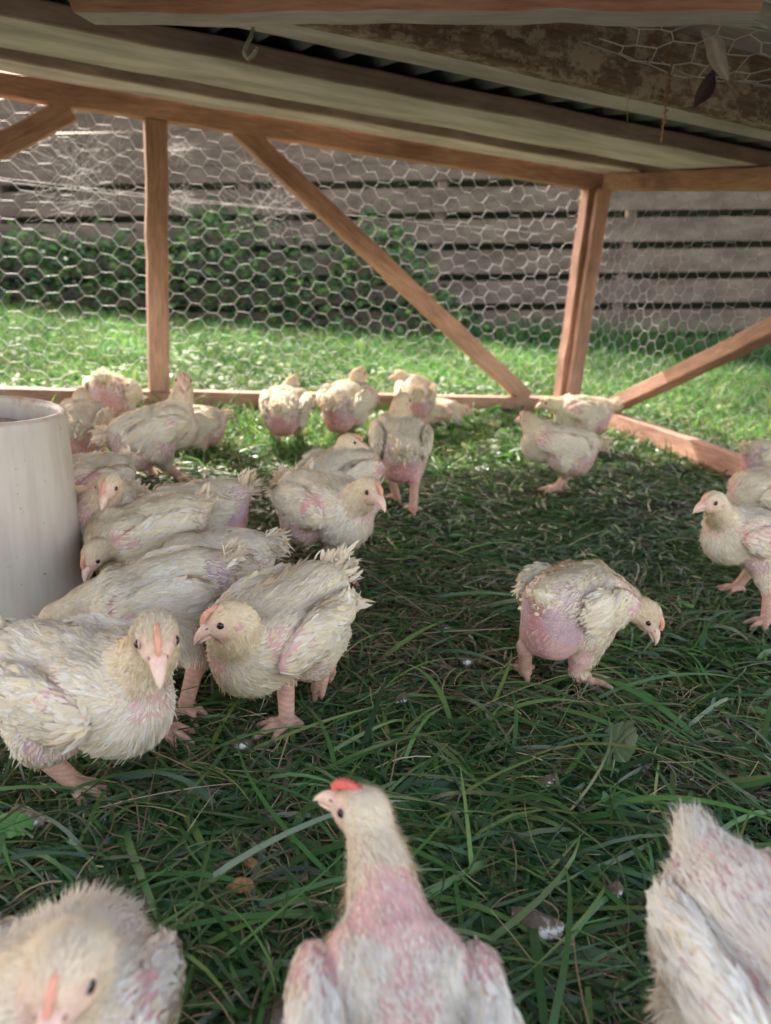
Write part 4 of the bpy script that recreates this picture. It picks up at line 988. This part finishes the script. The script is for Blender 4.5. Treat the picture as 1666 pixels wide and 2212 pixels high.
D_ = dict
CH = [
 D_(label='stepping chicken in the middle with one foot lifted, orange comb and head turned left', body=(606, 1350), yaw=234, head=(497, 1335), hyaw=196, pitch=-12, zc=.100, dh=-.075, hpitch=-22, feet=[(708, 1440, .045, 225), (620, 1560, 0, 215)], q=1.4, seed=1, warm=1, vs=.0018, tail=1.3, s=1.0, tailup=10, bare=.6),
 D_(label='large chicken at the left edge facing the camera, standing in front of the white feeder', body=(172, 1474), yaw=341, head=(337, 1372), hyaw=292, pitch=6, zc=.108, dh=-.055, hpitch=-22, feet=[(350, 1570, 0, 340), (160, 1690, 0, 335)], q=1.4, seed=2, vs=.0018, s=1.0),
 D_(label='chicken with bare mauve rump beside the feeder, its head low behind the front left chicken', body=(345, 1290), yaw=193, head=(120, 1335), hyaw=200, pitch=-15, zc=.085, dh=-.03, hpitch=-60, feet=[(402, 1520, 0, 300), (445, 1425, 0, 240)], q=1.3, seed=3, vs=.002, bare=1.3, s=1.0),
 D_(label='yellowish chicken pecking head down against the side of the feeder', body=(318, 1150), yaw=207, head=(205, 1196), hyaw=245, pitch=-12, zc=.082, dh=-.085, hpitch=-48, q=1.0, seed=4, warm=1, vs=.002, feet=[(None, None), (None, None)]),
 D_(label='chicken behind the one pecking at the feeder, upright tail red at its root', body=(425, 1098), yaw=196, head=(300, 1145), hyaw=200, pitch=-8, zc=.090, dh=.0, hpitch=-50, q=1.0, seed=5, vs=.002, tail=1.7, bare=1.3, tailup=35, s=.9),
 D_(label='mostly hidden chicken, white pointed tail sticking out behind the stepping chicken', body=(468, 1212), yaw=187, head=(370, 1245), hyaw=195, pitch=-6, zc=.075, dh=-.01, hpitch=-50, q=.8, seed=6, vs=.0022, s=.86, tail=1.4, tailup=5),
 D_(label='chicken facing straight at the camera beside the feeder, both dark eyes showing', body=(238, 1108), yaw=268, head=(235, 1047), hyaw=271, pitch=10, zc=.085, hpitch=-28, dh=-.07, q=.9, seed=7, vs=.0022),
 D_(label='chicken half hidden between the feeder and the one facing the camera', body=(182, 1042), yaw=240, head=(110, 1030), hyaw=230, pitch=0, zc=.09, hpitch=-40, q=.6, seed=8, vs=.0024),
 D_(label='chicken right behind the feeder rim with one orange foot lifted', body=(176, 912), yaw=100, head=(176, 853), hyaw=110, pitch=12, zc=.105, dh=.04, hpitch=-5, feet=[(170, 1000), (212, 952, .045, 60)], q=.6, seed=9, vs=.0024),
 D_(label='chicken at the back rail left of the post, white fluffy tail above pink rump', body=(243, 850), yaw=97, head=(243, 880), hyaw=90, pitch=-12, zc=.10, dh=.09, hpitch=-50, q=.6, seed=10, vs=.0026, s=1.18, bare=1.3, tailup=30),
 D_(label='tall upright chicken with stretched neck beside the vertical post', body=(335, 928), yaw=28, head=(395, 822), hyaw=292, pitch=22, zc=.118, dh=.02, hpitch=-4, feet=[(322, 1015, 0, 320), (388, 1030, 0, 330)], q=.7, seed=11, vs=.0024, s=1.12, bare=1.3),
 D_(label='chicken almost hidden behind the tall upright one, only its pinkish rump showing', body=(418, 912), yaw=185, head=(370, 900), hyaw=180, pitch=0, zc=.07, dh=.05, q=.4, seed=12, vs=.0028, s=.95),
 D_(label='chicken seen from behind right of the vertical post, yellow head up, thin legs apart', body=(617, 876), yaw=93, head=(632, 824), hyaw=70, pitch=10, zc=.115, dh=.05, hpitch=0, feet=[(603, 955), (645, 935)], q=.6, seed=13, vs=.0026, s=1.08),
 D_(label='chicken at the back rail in the middle, turned half right, round bare mauve rump', body=(750, 866), yaw=70, head=(774, 808), hyaw=50, pitch=10, zc=.118, dh=.04, hpitch=0, feet=[(740, 935), (758, 930)], q=.6, seed=14, vs=.0026, s=1.22, bare=1.3),
 D_(label='chicken at the back rail looking left behind the tall rear-view one', body=(898, 850), yaw=92, head=(865, 812), hyaw=168, pitch=8, zc=.12, dh=.03, hpitch=-8, q=.6, seed=15, vs=.0026, s=1.1, tail=1.2, tailup=30),
 D_(label='chicken lying by the back rail with its orange beak pointing right', body=(952, 888), yaw=-12, head=(1004, 884), hyaw=-8, pitch=-4, zc=.05, dh=-.01, hpitch=-10, feet=[False, False], q=.5, seed=16, vs=.0026, s=.95),
 D_(label='long legged chicken seen from behind in the centre, standing at the edge of the shade', body=(866, 952), yaw=94, head=(868, 866), hyaw=58, pitch=20, zc=.130, dh=.02, hpitch=-4, feet=[(858, 1075, 0, 110), (893, 1100, 0, 95)], q=.8, seed=17, vs=.0023, s=1.05, bare=1.1, tailup=40),
 D_(label='chicken behind the middle pair with its head raised, looking right', body=(738, 1022), yaw=55, head=(754, 955), hyaw=8, pitch=10, zc=.11, dh=.02, hpitch=-5, q=.8, seed=18, vs=.0023),
 D_(label='chicken walking toward the camera right of the feeder crowd, coral comb, legs wide apart', body=(703, 1092), yaw=318, head=(800, 1057), hyaw=312, pitch=2, zc=.105, dh=-.07, hpitch=-18, feet=[(742, 1240, 0, 300), (605, 1180, 0, 250)], q=1.0, seed=19, vs=.002, s=1.08, tail=1.3, tailup=-5),
 D_(label='chicken standing side on near the corner post, head turned away, pale tail to the right', body=(1208, 958), yaw=172, head=(1140, 905), hyaw=130, pitch=8, zc=.115, dh=.02, hpitch=-4, feet=[(1215, 1050, 0, 190), (1200, 1055, 0, 185)], q=.7, seed=20, vs=.0023, s=1.08, tail=1.3, tailup=5),
 D_(label='chicken under the corner post behind another, orange comb and beak pointing left', body=(1258, 888), yaw=178, head=(1183, 870), hyaw=186, pitch=0, zc=.115, dh=.0, hpitch=-14, q=.7, seed=21, vs=.0024, s=1.08, bare=1.2),
 D_(label='lone chicken pecking in the grass at right, its large bare pink rump showing', body=(1240, 1300), yaw=48, head=(1398, 1328), hyaw=322, pitch=-4, zc=.100, dh=.0, hpitch=-48, feet=[(1135, 1450, 0, 95), (1272, 1468, 0, 20)], q=1.3, seed=22, warm=1, vs=.0019, s=.93, bare=1.55, tail=.5, fyaw=60),
 D_(label='chicken at the right edge standing side on with beak to the left and pink neck', body=(1625, 1158), yaw=192, head=(1541, 1083), hyaw=205, pitch=10, zc=.105, dh=-.05, hpitch=-8, feet=[(1655, 1340, 0, 215), (1592, 1268, 0, 200)], q=1.1, seed=23, vs=.002, s=.98, bare=.8),
 D_(label='greyish chicken cut off by the right edge behind the one with the pink neck', body=(1660, 1060), yaw=190, head=(1580, 1085), hyaw=185, pitch=-6, zc=.10, dh=.0, hpitch=-20, q=.6, seed=24, vs=.0024),
 D_(label='chicken at the right edge beside the bottom rail, only brownish pink rump showing', body=(1672, 990), yaw=10, head=(1740, 985), hyaw=0, pitch=0, zc=.09, dh=.0, q=.5, seed=25, vs=.0026, bare=1.4),
 D_(label='chicken at the bottom centre seen from above and behind, red comb, head turned left', body=(866, 2235), yaw=97, head=(783, 1752), hyaw=152, pitch=6, zc=.105, hz=.150, hpitch=4, feet=[(None, None), (None, None)], q=1.3, seed=26, vs=.0018, s=.71, headscale=1.2, combc=(.72, .14, .11), comb=2.0, neck=1.08, wing=1.6, fluff=1, xspots=[((.055, 0, .035), .036, 'p', .2), ((.0, 0, .045), .030, 'p', .22), ((.015, .058, .030), .022, 'p', .12), ((.015, -.058, .030), .022, 'p', .12), ((-.04, .05, .03), .016, 'p', .3), ((-.04, -.05, .03), .016, 'p', .3)]),
 D_(label='chicken at the bottom left corner looking straight up at the camera, seen from above', body=(128, 2185), yaw=272, head=(150, 2092), hyaw=272, pitch=30, zc=.085, hz=.160, comb=.5, hpitch=-12, q=1.3, seed=27, vs=.0018, s=.88, tail=0, fluff=1, xspots=[((-.03, .03, .045), .03, 'p', .35)]),
 D_(label='chicken at the bottom right corner with its pointed rump up and head out of frame', body=(1705, 2165), yaw=292, head=(1720, 2480), hyaw=290, pitch=-14, zc=.105, hz=.09, hpitch=-30, q=1.3, seed=28, vs=.0018, s=.92, tail=0, fluff=1, tailup=15, wing=1.2, xspots=[((-.05, 0, .04), .03, 'p', .4), ((.0, -.055, .02), .03, 'p', .25)], feet=[(None, None), (None, None)]),
]
for c in CH: chicken(**c)
